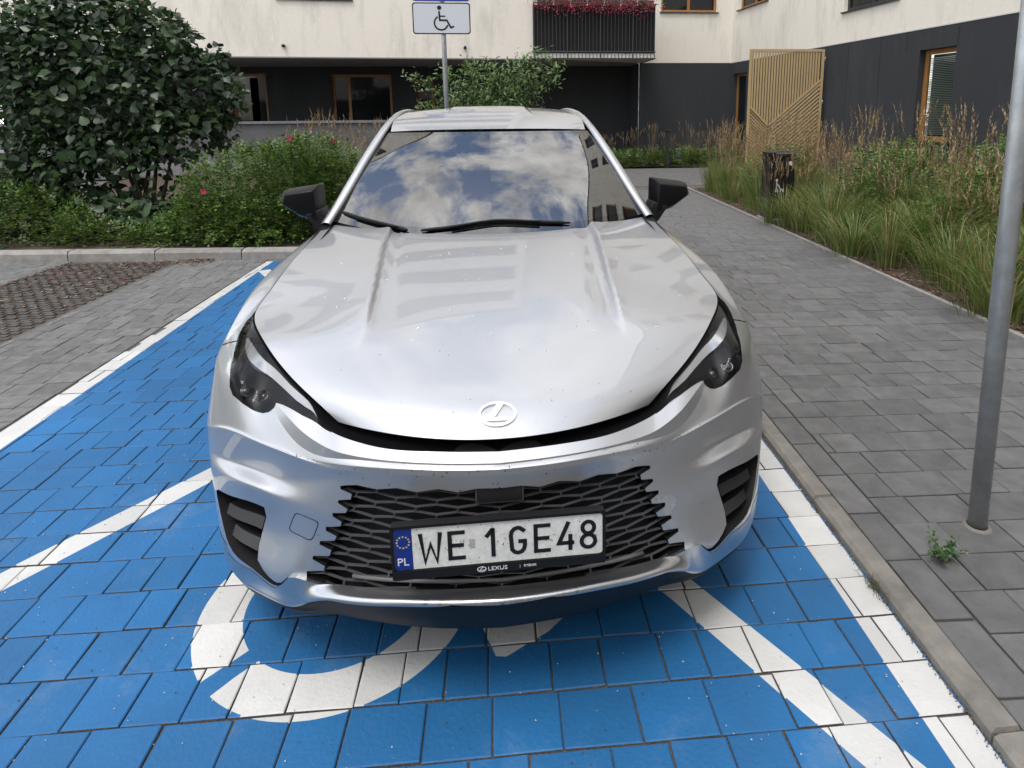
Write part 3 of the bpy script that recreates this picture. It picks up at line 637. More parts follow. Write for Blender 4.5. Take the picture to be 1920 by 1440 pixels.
# front surface must face outward
if NB[np.argmin(((CV-[3, 5])**2).sum(1)), 1] > 0: NB = -NB
def extract(sel, off=0.0):
    T = TR[sel]; u, inv = np.unique(T, return_inverse=True); T2 = inv.reshape(-1, 3)
    P = PB[u]+NB[u]*off; Nn = NB[u]
    # winding to follow normal
    fn = np.cross(P[T2[:, 1]]-P[T2[:, 0]], P[T2[:, 2]]-P[T2[:, 0]]); fl = (fn*Nn[T2].mean(1)).sum(1) < 0
    T2[fl] = T2[fl][:, ::-1]
    return P, T2, Nn
def part(name, sel, M, off=0.0, both=True, parent=car, sides=(1, -1)):
    P, T, Nn = extract(sel, off); o = []
    mir = np.array([-1, 1, 1])
    if both:
        ctr = np.abs(P[:, 0]) < 1e-5; idx = np.arange(len(P)); new = np.cumsum(~ctr)-1+len(P); idx = np.where(ctr, idx, new)
        o = mesh(name, np.vstack([P, (P*mir)[~ctr]]), np.vstack([T, idx[T[:, ::-1]]]), M, parent, True, normals=np.vstack([Nn, (Nn*mir)[~ctr]]))
        return [o]
    for s in sides:
        o.append(mesh(name, P if s > 0 else P*mir, T if s > 0 else T[:, ::-1], M, parent, True, normals=Nn if s > 0 else Nn*mir))
    return o
def wall(name, poly, d0, d1, M, parent, s=None, step=.12, skip=None):
    """return wall round an opening, from offset d0 to d1 along the normal, for side s or both"""
    D = dens(poly, step); D = [(min(max(c, 0), 21), min(max(r, 0), 10)) for c, r in D]
    c = np.array([p[0] for p in D]); r = np.array([p[1] for p in D]); P = body(c, r); Nn = bnorm(c, r)
    if Nn[:, 1].mean() > 0: Nn = -Nn
    n = len(D); V = []; F = []
    for sd in ((1, -1) if s is None else (s,)):
        k = len(V); mir = np.array([sd, 1, 1]); V += list((P+Nn*d0)*mir)+list((P+Nn*d1)*mir)
        for i in range(n):
            j = (i+1) % n
            if c[i] <= 1e-6 and c[j] <= 1e-6: continue
            if skip and skip(D[i], D[j]): continue
            F.append((k+i, k+j, k+n+j, k+n+i))
    return mesh(name, V, F, M, parent, False)

bumper = part('front_bumper', cls == 'front_bumper', M_paint)[0]
part('front_lip', cls == 'front_lip', M_blackp)
# proud nose panel with a crisp lower edge, from lamp notch to lamp notch
nt_, ne_, nf_ = [natcub(np.linspace(0, 8, 90), 9) @ np.array(q) for q in (NOSE_TOP, NOSE_EDGE, NOSE_FOOT)]
V = []; F = []; Nn = []
for a_, b_, nsub, bulge in ((nt_, ne_, 7, .0025), (ne_, nf_, 4, 0)):
    k = len(V); tt = np.linspace(0, 1, nsub); d1 = np.gradient(a_, axis=0); nq = np.cross(d1, b_-a_); nq /= np.linalg.norm(nq, axis=1)[:, None]
    if nq[0, 1] > 0 or (abs(nq[0, 1]) < .2 and nq[0, 2] < 0): nq = -nq
    nq[0, 0] = 0
    for t in tt: V += list(a_*(1-t)+b_*t+nq*bulge*4*t*(1-t)); Nn += list(nq)
    fl_ = np.dot(np.cross(a_[41]-a_[40], b_[40]-a_[40]), nq[40]) < 0
    q_ = [(k+i*90+j, k+i*90+j+1, k+(i+1)*90+j+1, k+(i+1)*90+j) for i in range(nsub-1) for j in range(89)]; F += [f[::-1] for f in q_] if fl_ else q_
V = np.array(V); Nn = np.array(Nn); n = len(V); mir = np.array([-1, 1, 1])
ctr = np.abs(V[:, 0]) < 1e-6; V[ctr, 0] = 0; idx = np.where(ctr, np.arange(n), np.arange(n)+n)
F = np.array(F); F2 = idx[F[:, ::-1]]
mesh('nose_panel', np.vstack([V, V*mir]), np.vstack([F, F2]), M_paint, bumper, True, normals=np.vstack([Nn, Nn*mir]))
trim = part('lower_trim', cls == 'lower_trim', M_satin, .010)[0]
wall('trim_edge', TRIMC, .010, -.012, M_satin, trim)
for ct_ in part('corner_trim', cls == 'corner_trim', M_satin, .001, both=False): pass
for nm in ('fender', 'front_door', 'rear_door', 'rear_quarter'): part(nm, cls == nm, M_paint, both=False)
part('sill_cladding', cls == 'sill_cladding', M_blackp, both=False); part('rear_cladding', cls == 'rear_cladding', M_blackp, both=False)
part('rear_bumper', cls == 'rear_bumper', M_paint); part('tailgate', cls == 'tailgate', M_paint); part('rear_lip', cls == 'rear_lip', M_blackp)
part('tail_light', cls == 'tail_light', M_red, .002)
part('tow_hook_cover', cls == 'tow_hook_cover', M_paint, 0.0, both=False, sides=(-1,))
P_, T_, N_ = extract((cls == 'tow_hook_cover')); 
# the right-hand side has no cover: plain skin there
k_ = inpoly(cx, cy, TOW); part('bumper_skin', k_, M_paint, 0.0, both=False, parent=bumper, sides=(1,))
# dark liner behind the shut lines
inner = (cls != 'grille_opening') & (cls != 'intake_opening') & (cls != 'headlight') & (cx >= 0) & (cx <= 21) & (cy >= 0) & (cy <= 10) & ~inpoly(cx, cy, AF) & ~inpoly(cx, cy, AR)
part('body_liner', inner, M_void, -.012)
for P, n_ in ((AF, 'arch_liner'), (AR, 'arch_liner')):
    for s in (1, -1): wall(n_, P, 0.0, -.22, M_void, car, s, skip=lambda a, b: a[1] <= 0 or b[1] <= 0)
    wl = [p for p in P if p[1] > 1.4 and (P is AR or p[0] > 9.75)]
    for s in (1, -1):
        D = dens(wl, .1, False); c = np.array([p[0] for p in D]); r = np.array([p[1] for p in D]); Q = body(c, r); Nn = bnorm(c, r)
        if Nn[:, 0].mean() < 0: Nn = -Nn
        ctr = np.array([0, .975 if P is AF else 3.825, .38]); 
        ed = Q-ctr; ed[:, 0] = 0; ed /= np.linalg.norm(ed, axis=1)[:, None]
        V = np.vstack([Q+Nn*.006, Q+Nn*.008+ed*.045, Q+ed*.05]); n = len(D); F = []
        for q in (0, n):
            for i in range(n-1): F.append((q+i, q+i+1, q+n+i+1, q+n+i))
        mesh('arch_moulding', V*np.array([s, 1, 1]), F, M_blackp, car, True)

# grille: recessed back, walls, hexagon mesh
gr = empty('grille', (0, 0, .5)); gr.parent = car
part('grille_back', cls == 'grille_opening', M_void, -.055, parent=gr)
wall('grille_surround', GRILLE, .001, -.055, M_blackp, gr)
GP = body([p[0] for p in dens(GRILLE, .1)], [p[1] for p in dens(GRILLE, .1)]); gx, gz = GP[:, 0], GP[:, 2]
gpoly = [(x, z) for x, z in zip(gx, gz)]
gpoly[0:1] = [(-.01, gpoly[0][1])]
# sampled depth of the nose as a function of x, z
sc_, sr_ = np.meshgrid(np.arange(0, 5.4, .1), np.arange(2.6, 6.4, .1)); SP = body(sc_.ravel(), sr_.ravel())
def noseY(x, z):
    d = (SP[:, 0]-abs(x))**2+(SP[:, 2]-z)**2; k = np.argsort(d)[:4]; w = 1/(d[k]+1e-6); return float((SP[k, 1]*w).sum()/w.sum())
def inside(x, z): return bool(inpoly(abs(x), z, gpoly))
ztop = .705
segs = []
def hx(x, j):                        # lattice -> x, z (the cells widen towards the bottom)
    t = j/16.0; return x*(1+.20*t), ztop-.0205*j-.0022*j*(j-1)/16
Wc = .103
for j in range(-1, 19):
    for i in range(-6, 7):
        x0 = (i+(.5 if j % 2 else 0))*Wc; a = .30
        p0 = hx(x0, j-a); p1 = hx(x0, j+a); segs.append((p0, p1))
        for dx in (-1, 1): segs.append((hx(x0, j+a), hx(x0+dx*Wc/2, j+1-a)))
RAD = [(-.056, .056, .650, .712)]
def blocked(x, z):
    return (abs(x) < .058 and z > .648) or (abs(x) < .285 and .495 < z < .665)
b = MB()
for p, q in segs:
    n = 8; run = None
    for k in range(n):
        xa, za = p[0]+(q[0]-p[0])*k/n, p[1]+(q[1]-p[1])*k/n; xb, zb = p[0]+(q[0]-p[0])*(k+1)/n, p[1]+(q[1]-p[1])*(k+1)/n
        ok = inside((xa+xb)/2, (za+zb)/2)
        if ok and run is None: run = (xa, za)
        if run is not None and (not ok or k == n-1):
            e = (xb, zb) if ok else (xa, za)
            pa_ = (run[0], noseY(*run)+.014, run[1]); pb_ = (e[0], noseY(*e)+.014, e[1])
            vert = abs(q[0]-p[0]) < .004
            b.bar(pa_, pb_, .0050 if vert else .0026, .008, up=(0, 1, 0)); run = None
b.build('grille_mesh', M_mesh, gr)
# radar panel and its frame
b = MB(); b.box((-.055, noseY(0, .68)+.004, .653), (.055, noseY(0, .68)+.03, .703)); b.build('radar_panel', mat('radar cover', (.012, .012, .014), .25), gr)
b = MB(); yr = noseY(0, .68)+.014
b.bar((-.059, yr, .712), (-.059, yr, .648), .0045, .012, up=(0, 1, 0)); b.bar((.059, yr, .712), (.059, yr, .648), .0045, .012, up=(0, 1, 0)); b.bar((-.06, yr, .648), (.06, yr, .648), .0045, .012, up=(0, 1, 0)); b.build('radar_frame', M_mesh, gr)
b = MB()                               # dark plastic rail under the mesh
rp = [(x, noseY(x, .412)+.012, .412-.10*x*x) for x in np.linspace(-.40, .40, 17)]
b.tube(rp, .006, 6); b.build('grille_rail', mat('grey plastic rail', (.12, .12, .12), .4), gr, True)

# corner air intakes
for s in (1, -1):
    it = empty('corner_intake', (s*.8, .3, .4)); it.parent = car
    part('intake_back', cls == 'intake_opening', M_void, -.09, both=False, parent=it, sides=(s,))
    wall('intake_surround', INTAKE, .0005, -.09, M_blackp, it, s)
    for (c0, c1, r_, d) in ((6.75, 8.12, 3.98, -.05), (6.95, 8.05, 3.52, -.055)):
        cs = np.linspace(c0, c1, 8); up_ = body(cs, np.full(8, r_)); nn = bnorm(cs, np.full(8, r_)); nn = -nn if nn[:, 1].mean() > 0 else nn
        lo_ = body(cs, np.full(8, r_-.22)); A_ = up_+nn*(d+.03); B_ = lo_+nn*(d+.042); C_ = lo_+nn*(d-.03)
        V = np.vstack([up_+nn*(d-.03), A_, B_, C_])*np.array([s, 1, 1]); F = []
        for q in range(3):
            for i in range(7): F.append((q*8+i, q*8+i+1, (q+1)*8+i+1, (q+1)*8+i))
        mesh('intake_vane', V, F, mat('vane plastic', (.018, .018, .019), .5), it, False)

# headlights
for s in (1, -1):
    hl = empty('headlight', (s*.68, .4, .78)); hl.parent = car
    inD = inpoly(cx, cy, DRL) & (cls == 'headlight'); inP = inpoly(cx, cy, PROJ) & (cls == 'headlight')
    part('lamp_lens', cls == 'headlight', M_lens, .001, both=False, parent=hl, sides=(s,))
    part('lamp_housing', (cls == 'headlight') & ~inD, mat('lamp black', (.006, .006, .007), .4, spec=.25), -.022, both=False, parent=hl, sides=(s,))
    part('daytime_light', inD, M_drl, -.010, both=False, parent=hl, sides=(s,))
    wall('daytime_light_edge', DRL, -.010, -.024, M_drl, hl, s)
    wall('lamp_surround', HEAD, .0, -.03, M_gloss, hl, s)
    # projector pods
    for k, (pc, pr_) in enumerate(((7.3, 9.05), (6.85, 9.15))):
        P = body([pc], [pr_])[0]; n_ = bnorm([pc], [pr_])[0]; n_ = -n_ if n_[1] > 0 else n_
        P = (P-n_*.016)*np.array([s, 1, 1]); n_ = Vector(n_*np.array([s, 1, 1])); b = MB()
        b.lathe([(.001, .0), (.012, -.001), (.016, -.006), (.019, -.004), (.020, -.010)], n=18)
        q = n_.to_track_quat('Z', 'Y').to_matrix(); V = [tuple(Vector(P)+q @ Vector(v)) for v in b.V]
        mesh('projector', V, b.F, mat('projector glass', (.008, .009, .010), .12, spec=.4), hl, True)

# bonnet
EDGE = NET[10][4:14].copy()
tg_ = np.gradient(EDGE[:, :2], axis=0); tg_ /= np.linalg.norm(tg_, axis=1)[:, None]
for k, q in enumerate((.032, .015, .009, .007, .006, .005, .005, .005, .005, .005)):
    EDGE[k, 0] -= tg_[k, 1]*q; EDGE[k, 1] += tg_[k, 0]*q; EDGE[k, 2] += q*.25
CYs = np.array([.045, .13, .25, .38, .50, .66, .80, .94, 1.11, 1.27])
CZs = np.interp(CYs, [.045, .09, .16, .3, .5, .7, .9, 1.1, 1.27], [.800, .828, .856, .898, .953, 1.003, 1.045, 1.080, 1.103])
HW = np.linspace(0, 1, 9); HN = np.zeros((10, 9, 3))
for k in range(10):
    e = EDGE[k]
    HN[k, :, 0] = e[0]*HW; HN[k, :, 1] = CYs[k]+(e[1]-CYs[k])*HW**2; HN[k, :, 2] = CZs[k]+(e[2]+.002-CZs[k])*HW**2.4
def sstep(x): x = np.clip(x, 0, 1); return x*x*(3-2*x)
def hood(c, r):
    P = netsurf(HN, np.clip(c, 0, 8), np.clip(r, 0, 9), True); x, y = P[:, 0], P[:, 1]
    rx = np.interp(y, [.40, .52, .80, 1.2], [.437, .424, .437, .465])      # line of the raised rib
    fade = sstep((y-.40)/.32)
    wid = .024
    step_ = sstep((x-(rx-wid))/wid)
    P[:, 2] += fade*(.023*step_*np.exp(-np.clip(x-rx, 0, 9)/.10))
    P[:, 2] -= .004*fade*np.exp(-((x-rx+.045)/.03)**2)
    return P
hc, hr = np.meshgrid(np.arange(0, 8.001, .1), np.arange(0, 9.001, .1)); sh = hc.shape
HP = hood(hc.ravel(), hr.ravel())
def hnorm(c, r):
    a = hood(np.minimum(c+.03, 8), r)-hood(np.maximum(c-.03, 0), r); b = hood(c, np.minimum(r+.03, 9))-hood(c, np.maximum(r-.03, 0)); n = np.cross(a, b); return n/np.linalg.norm(n, axis=1)[:, None]
HNn = hnorm(hc.ravel(), hr.ravel()); HNn[HNn[:, 2] < 0] *= -1
HNn[hc.ravel() < 1e-6, 0] = 0; HNn /= np.linalg.norm(HNn, axis=1)[:, None]
def gridfaces(nr, nc): return [(i*nc+j, i*nc+j+1, (i+1)*nc+j+1, (i+1)*nc+j) for i in range(nr-1) for j in range(nc-1)]
F = np.array(gridfaces(*sh)); mir = np.array([-1, 1, 1])
HP[hc.ravel() < 1e-6, 0] = 0
hz = np.where(hc.ravel() < 1e-6, np.arange(len(HP)), np.arange(len(HP))+len(HP))
bonnet = mesh('bonnet', np.vstack([HP, HP*mir]), np.vstack([F, hz[F[:, ::-1]]]), M_paint, car, True, normals=np.vstack([HNn, HNn*mir]))
# folded front and side edge of the bonnet
rim = [HP[j] for j in range(sh[1])] + [HP[i*sh[1]+sh[1]-1] for i in range(1, sh[0])]
rim = np.array(rim); tng = np.gradient(rim, axis=0); tng /= np.linalg.norm(tng, axis=1)[:, None]
inw = np.cross(tng, [0, 0, 1.]); inw /= np.linalg.norm(inw, axis=1)[:, None]
if inw[0, 1] < 0: inw = -inw
V1 = rim; V2 = rim+inw*.002-np.array([0, 0, .003]); V3 = rim+inw*.025-np.array([0, 0, .001]); n = len(rim)
V = np.vstack([V1, V2, V3]); F = [(q*n+i, q*n+i+1, (q+1)*n+i+1, (q+1)*n+i) for q in (0, 1) for i in range(n-1)]
V = np.vstack([V, V*mir]); F = F+[tuple(reversed([i+3*n for i in f])) for f in F]
mesh('bonnet_edge', V, F, M_paint, bonnet, True)
# black slot below the bonnet and the seal along its sides
slot = []
cs = np.concatenate([np.arange(0, 4.01, .2), np.arange(4.2, 14, .2)])
top = body0(cs, np.full(len(cs), 10.)); 
a1 = top+np.array([0, -.000, -.002]); a2 = top+np.array([0, .03, -.006]); 
wq = np.clip((4.5-cs)/1.0, 0, 1)[:, None]
inn_ = np.stack([-np.sign(top[:, 0]+1e-9)*np.clip(cs/6, 0, 1)*.05, np.full(len(cs), .05), np.full(len(cs), -.012)], 1)
a2 = top+inn_*np.array([.5, .5, 1]); a3 = top+inn_*1.0+np.array([0, .02, .03])
n = len(cs); V = np.vstack([a1, a2, a3]); F = [(q*n+i, q*n+i+1, (q+1)*n+i+1, (q+1)*n+i) for q in (0, 1) for i in range(n-1)]
V = np.vstack([V, V*mir]); F = F+[tuple(reversed([i+3*n for i in f])) for f in F]
mesh('bonnet_slot', V, F, M_gloss, car, True)
# engine-bay blanking under the bonnet
F = np.array(gridfaces(*sh)); V = HP-np.array([0, -.01, .045]); V[:, 0] *= .985
mesh('bonnet_liner', np.vstack([V, V*mir]), np.vstack([F, hz[F[:, ::-1]]]), M_void, bonnet, True)
# emblem on the bonnet
def onhood(x, y, h):
    q = np.array([abs(x)/.06, 1.0])
    for _ in range(14):
        P = hood(np.array([q[0], q[0]+.01, q[0]]), np.array([q[1], q[1], q[1]+.01])); J = np.stack([(P[1]-P[0])[:2]/.01, (P[2]-P[0])[:2]/.01], 1)
        q = np.clip(q+np.clip(np.linalg.lstsq(J, np.array([abs(x), y])-P[0][:2], rcond=None)[0], -.6, .6), 0, 8.9)
    P = hood(q[:1], q[1:])[0]; nn = hnorm(q[:1], q[1:])[0]; nn = -nn if nn[2] < 0 else nn
    return (x+nn[0]*h*(1 if x >= 0 else -1), P[1]+nn[1]*h, P[2]+nn[2]*h)
b = MB(); ra, rb, cy0 = .051, .036, .110; n = 48
ring = []
for w_, h_ in ((0, .0005), (0, .005), (.0068, .005), (.0068, .0005)):
    for i in range(n):
        a = 2*math.pi*i/n; ring.append(onhood((ra-w_)*math.cos(a), cy0+(rb-w_)*math.sin(a), h_))
b.add(ring, [(q*n+i, q*n+(i+1) % n, (q+1)*n+(i+1) % n, (q+1)*n+i) for q in range(3) for i in range(n)])
Lp = [(.002, .0335), (.021, .0325), (-.008, -.0125), (.040, -.0125), (.034, -.021), (-.030, -.021), (-.027, -.0125)]
b.prism([(x, cy0+y) for x, y in Lp], .0005, .0052, fn=onhood)
b.build('emblem', mat('emblem silver', (.86, .86, .86), .34, .6), bonnet)

# windscreen
def lerp(a, b, t): return a+(b-a)*t
WB0, WB1 = np.array([0, 1.30, 1.088]), np.array([.765, 1.60, 1.125])
WT0, WT1 = np.array([0, 2.06, 1.533]), np.array([.572, 2.20, 1.530])
WN = np.zeros((5, 7, 3))
for i in range(5):
    t = i/4; A_ = WB0+(WT0-WB0)*t; E_ = WB1+(WT1-WB1)*t; bul = .050*math.sin(math.pi*t)
    for j in range(7):
        w = j/6; WN[i, j] = [E_[0]*w, A_[1]+(E_[1]-A_[1])*w**2.2, A_[2]+(E_[2]-A_[2])*w**2.2]
        WN[i, j] += np.array([.3*w, -.5, .86])*bul*(.55 if j < 6 else .5)
def gridpart(name, N, M, parent, nc=60, nr=40, mi=None, both=True, side=1, flipz=True, smooth=True):
    c, r = np.meshgrid(np.linspace(0, N.shape[1]-1, nc), np.linspace(0, N.shape[0]-1, nr)); P = netsurf(N, c.ravel(), r.ravel(), True)
    F = np.array(gridfaces(nr, nc)); k = None
    if mi is not None:
        k = np.array([mi(c.ravel()[f].mean()/(N.shape[1]-1), r.ravel()[f].mean()/(N.shape[0]-1)) for f in F])
    P[c.ravel() < 1e-6, 0] = np.where(both, 0, P[c.ravel() < 1e-6, 0])
    if both:
        # weld the centre line
        n = len(P); idx = np.arange(n)+n; cz = np.where(c.ravel() < 1e-6)[0]; idx[cz] = cz
        F2 = idx[F[:, ::-1]]; V = np.vstack([P, P*mir]); F = np.vstack([F, F2]); k = None if k is None else np.concatenate([k, k])
    else: V = P*np.array([side, 1, 1])
    return mesh(name, V, F, M, parent, smooth, k)
def wsreg(w, t):
    if w < .15-.07*(1-t)/.16 and t > .84: return 1
    if t < .055 or t > .955-.0*w or w > .955+.02*t: return 1
    return 0
ws = gridpart('windscreen', WN, [M_glass, glassmat('glass frit', (.004, .004, .004), 2.5)], car, 140, 110, wsreg)
# cowl panel at the foot of the windscreen
CN = np.zeros((3, 7, 3))
for j in range(7):
    w = j/6; CN[0, j] = [.80*w, 1.262+.34*w**2.2, 1.085+.0*w]; CN[1, j] = [.79*w, 1.29+.32*w**2.2, 1.072+.02*w]; CN[2, j] = [.775*w, 1.32+.30*w**2.2, 1.086+.037*w**2]
gridpart('cowl_panel', CN, M_blackp, car, 40, 8)
# roof
RN = np.zeros((7, 6, 3))
ry = [2.075, 2.35, 2.75, 3.2, 3.7, 4.15, 4.45]; rz = [1.548, 1.624, 1.672, 1.680, 1.655, 1.605, 1.555]; rx = [.560, .565, .560, .555, .55, .545, .54]; re = [.012, .022, .028, .03, .03, .03, .03]
for i in range(7):
    for j in range(6):
        w = j/5; RN[i, j] = [rx[i]*w, ry[i]+(.125 if i == 0 else .05 if i == 1 else 0)*w**2.2, rz[i]-re[i]*w**2.5]
c, r = np.meshgrid(np.linspace(0, 5, 80), np.linspace(0, 6, 120)); P = netsurf(RN, c.ravel(), r.ravel(), True)
cl = np.interp(P[:, 1], [2.30, 2.55, 4.4], [.275, .255, .25]); P[:, 2] += .010*sstep((cl-P[:, 0])/.018)*sstep((P[:, 1]-2.32)/.10)
P[c.ravel() < 1e-6, 0] = 0
F = np.array(gridfaces(120, 80)); n = len(P); idx = np.arange(n)+n; cz = np.where(c.ravel() < 1e-6)[0]; idx[cz] = cz
roof = mesh('roof', np.vstack([P, P*mir]), np.vstack([F, idx[F[:, ::-1]]]), M_paint, car, True)
# side pillars and roof rails, with the side glass
RAIL = [(.800, 1.575, 1.108), (.745, 1.72, 1.222), (.690, 1.90, 1.352), (.640, 2.10, 1.472), (.606, 2.32, 1.562), (.585, 2.6, 1.622), (.575, 3.0, 1.645), (.568, 3.5, 1.632), (.560, 4.0, 1.585), (.575, 4.35, 1.50), (.62, 4.55, 1.32), (.66, 4.62, 1.13)]
def spl(P, n):
    P = np.array(P, float); return natcub(np.linspace(0, len(P)-1, n), len(P)) @ P
for s in (1, -1):
    p = spl(RAIL, 60)*np.array([s, 1, 1]); b = MB()
    pts_ = [Vector(q) for q in p]; prof = [(-.030, -.012), (-.026, .006), (-.012, .016), (.006, .016), (.022, .006), (.028, -.012), (.0, -.022)]; V = []; n = len(prof)
    for i, q in enumerate(pts_):
        d = (pts_[min(i+1, 59)]-pts_[max(i-1, 0)]).normalized(); out_ = Vector((s*.62, -.25, .74)); out_ = (out_-d*out_.dot(d)).normalized(); sd = d.cross(out_)*s
        for a_, h_ in prof: V.append(q+sd*(a_*1.3)+out_*h_)
    F = [(i*n+k, i*n+(k+1) % n, (i+1)*n+(k+1) % n, (i+1)*n+k) for i in range(59) for k in range(n)]
    mesh('side_pillar', V, F, M_paint, car, True)
    belt = np.array([NET[10][k] for k in (13, 14, 15, 16, 17, 18)])+np.array([-.02, 0, .0]); belt = spl(belt, 40); top_ = spl(RAIL[1:11], 40)+np.array([-.012, 0, -.01])
    V = []; 
    for t in np.linspace(0, 1, 6): V.append(belt*(1-t)+top_*t+np.array([.03, 0, 0])*math.sin(math.pi*t))
    V = np.vstack(V)*np.array([s, 1, 1]); mesh('side_window', V, gridfaces(6, 40), M_sglass, car, True)
    b = MB()
    for q in (.40, .70): 
        i = int(q*39); b.bar(belt[i]*np.array([s, 1, 1]), top_[i]*np.array([s, 1, 1]), .09, .03, up=(s, 0, 0))
    b.build('window_pillar', M_gloss, car)
    # belt filler between flank and cowl corner
    b = MB(); b.add([(s*.815, 1.50, 1.094), (s*.79, 1.66, 1.14), (s*.755, 1.60, 1.125), (s*.775, 1.50, 1.095)], [(0, 1, 2, 3)]); b.build('pillar_foot', M_gloss, car)
    # exterior handles
    for yy in (2.05, 3.1):
        b = MB(); b.tube([(s*.938, yy, .90), (s*.968, yy+.03, .905), (s*.968, yy+.17, .905), (s*.938, yy+.2, .90)], [.008, .012, .012, .008], 8, flat=1.6); b.build('door_handle', M_paint, car, True)
# tail glass
V = []
for t in np.linspace(0, 1, 6):
    for w in np.linspace(-1, 1, 21):
        V.append((w*(.545+.10*t), 4.45+.19*t-.03*w*w, 1.545-.425*t-.03*w*w))
mesh('rear_window', V, gridfaces(6, 21), M_sglass, car, True)
b = MB(); b.box((-.5, 4.42, 1.545), (.5, 4.62, 1.57), b=.01); b.build('roof_spoiler', M_paint, car)
# mirrors
for s in (1, -1):
    mr_ = empty('door_mirror', (s*.88, 1.75, 1.2)); mr_.parent = car
    def loft(secs, name, M, par, smooth=True):
        n = len(secs[0]); V = [tuple(np.array(p)*np.array([s, 1, 1])) for q in secs for p in q]; F = [(i*n+k, i*n+(k+1) % n, (i+1)*n+(k+1) % n, (i+1)*n+k) for i in range(len(secs)-1) for k in range(n)]
        F += [tuple(range(n-1, -1, -1)), tuple((len(secs)-1)*n+k for k in range(n))]
        o = mesh(name, V, F, M, par, smooth); bv = o.modifiers.new('b', 'BEVEL'); bv.width = .008; bv.segments = 3; bv.limit_method = 'ANGLE'; bv.angle_limit = R(28); return o
    # outline in x,z for front, belly and glass side
    fr = [(.868, 1.268), (1.005, 1.250), (1.018, 1.205), (.945, 1.155), (.855, 1.115)]
    md = [(.852, 1.290), (1.030, 1.262), (1.048, 1.200), (.955, 1.130), (.838, 1.090)]
    bk_ = [(.850, 1.288), (1.036, 1.262), (1.052, 1.195), (.965, 1.130), (.848, 1.110)]
    loft([[(x, 1.665, z) for x, z in fr], [(x, 1.735, z) for x, z in md], [(x, 1.83, z) for x, z in bk_]], 'mirror_housing', M_gloss, mr_)
    loft([[(x, 1.832, z) for x, z in shrink(bk_, .9)], [(x, 1.836, z) for x, z in shrink(bk_, .9)]], 'mirror_glass', M_chrome, mr_)
    loft([[(.840, 1.67, 1.175), (.915, 1.66, 1.15), (.915, 1.80, 1.15), (.840, 1.80, 1.175)], [(.795, 1.68, 1.10), (.870, 1.67, 1.075), (.870, 1.79, 1.075), (.795, 1.79, 1.10)], [(.775, 1.71, 1.06), (.845, 1.70, 1.05), (.845, 1.79, 1.05), (.775, 1.79, 1.06)]], 'mirror_arm', M_blackp, mr_)
# wipers
def wsP(w, t, h=.012):
    s = 1 if w >= 0 else -1; P = netsurf(WN, [abs(w)*6], [t*4], True)[0]; return (P[0]*s, P[1]-h*.5, P[2]+h*.86)
def wiper(pts, name):
    wp = empty(name, wsP(*pts[0])); wp.parent = car
    q = spl([wsP(w, t, .010) for w, t in pts], 16); b = MB(); n = len(q)
    b.tube(list(q), [.004]+[.0065]*(n-2)+[.003], 6, flat=1.4); b.build('wiper_blade', M_blackp, wp, True)
    q2 = spl([wsP(w, t-.008, .020) for w, t in pts], 16)[3:13]; b = MB(); b.tube(list(q2), [.0045]*10, 6); b.build('wiper_arm', M_blackp, wp, True)
wiper([(-.96, .075), (-.80, .055), (-.62, .035), (-.50, .015)], 'wiper')
wiper([(-.42, .02), (-.2, .06), (.02, .095), (.25, .075), (.48, .04)], 'wiper')
# camera pod behind the glass
b = MB(); b.add([(-.10, 2.03, 1.485), (.10, 2.03, 1.485), (.075, 1.95, 1.425), (-.075, 1.95, 1.425), (-.10, 2.08, 1.50), (.10, 2.08, 1.50), (.075, 2.08, 1.42), (-.075, 2.08, 1.42)], [(0, 1, 2, 3), (3, 2, 6, 7), (0, 3, 7, 4), (1, 5, 6, 2), (0, 4, 5, 1)])
b.build('camera_pod', M_gloss, car)
b = MB(); b.box((-.12, 2.10, 1.38), (.12, 2.13, 1.45), b=.01); b.build('inside_mirror', M_blackp, car)
# interior
b = MB()
DN = np.zeros((5, 5, 3))
for j in range(5):
    w = j/4
    for i, (yy, z_) in enumerate(((1.36, 1.055), (1.50, 1.075), (1.66, 1.085), (1.78, 1.06), (1.84, .80))): DN[i, j] = [.74*w, yy+.22*w**2.2, z_-.01*w]
gridpart('dashboard', DN, M_dash, car, 30, 20)
for s in (1, -1):
    st_ = empty('front_seat', (s*.37, 2.4, .6)); st_.parent = car
    def rb(lo, hi, nm, tilt=0):
        b = MB(); b.box(lo, hi); o = b.build(nm, M_seat, st_, True); bv = o.modifiers.new('b', 'BEVEL'); bv.width = .045; bv.segments = 4
        return o
    rb((s*.37-.25, 2.1, .55), (s*.37+.25, 2.62, .72), 'seat_cushion'); rb((s*.37-.24, 2.58, .66), (s*.37+.24, 2.74, 1.26), 'seat_back'); rb((s*.37-.13, 2.62, 1.28), (s*.37+.13, 2.72, 1.46), 'head_rest')
b = MB(); n = 32; V = []; F = []
for i in range(n):
    a = 2*math.pi*i/n
    for k in range(8):
        q = 2*math.pi*k/8; rr_ = .18+.016*math.cos(q); V.append((.37+rr_*math.cos(a), 1.98-.35*rr_*math.sin(a)+.016*math.sin(q)*.9, 1.02+.93*rr_*math.sin(a)+.016*math.sin(q)*.35))
for i in range(n):
    for k in range(8): F.append((i*8+k, i*8+(k+1) % 8, ((i+1) % n)*8+(k+1) % 8, ((i+1) % n)*8+k))
b.add(V, F); b.box((.29, 1.95, .98), (.45, 2.0, 1.05)); b.build('steering_wheel', M_dash, car, True)
b = MB(); b.box((-.72, 3.2, .55), (.72, 3.75, .75)); b.box((-.70, 3.66, .72), (.70, 3.84, 1.28)); o = b.build('rear_seat', M_seat, car)
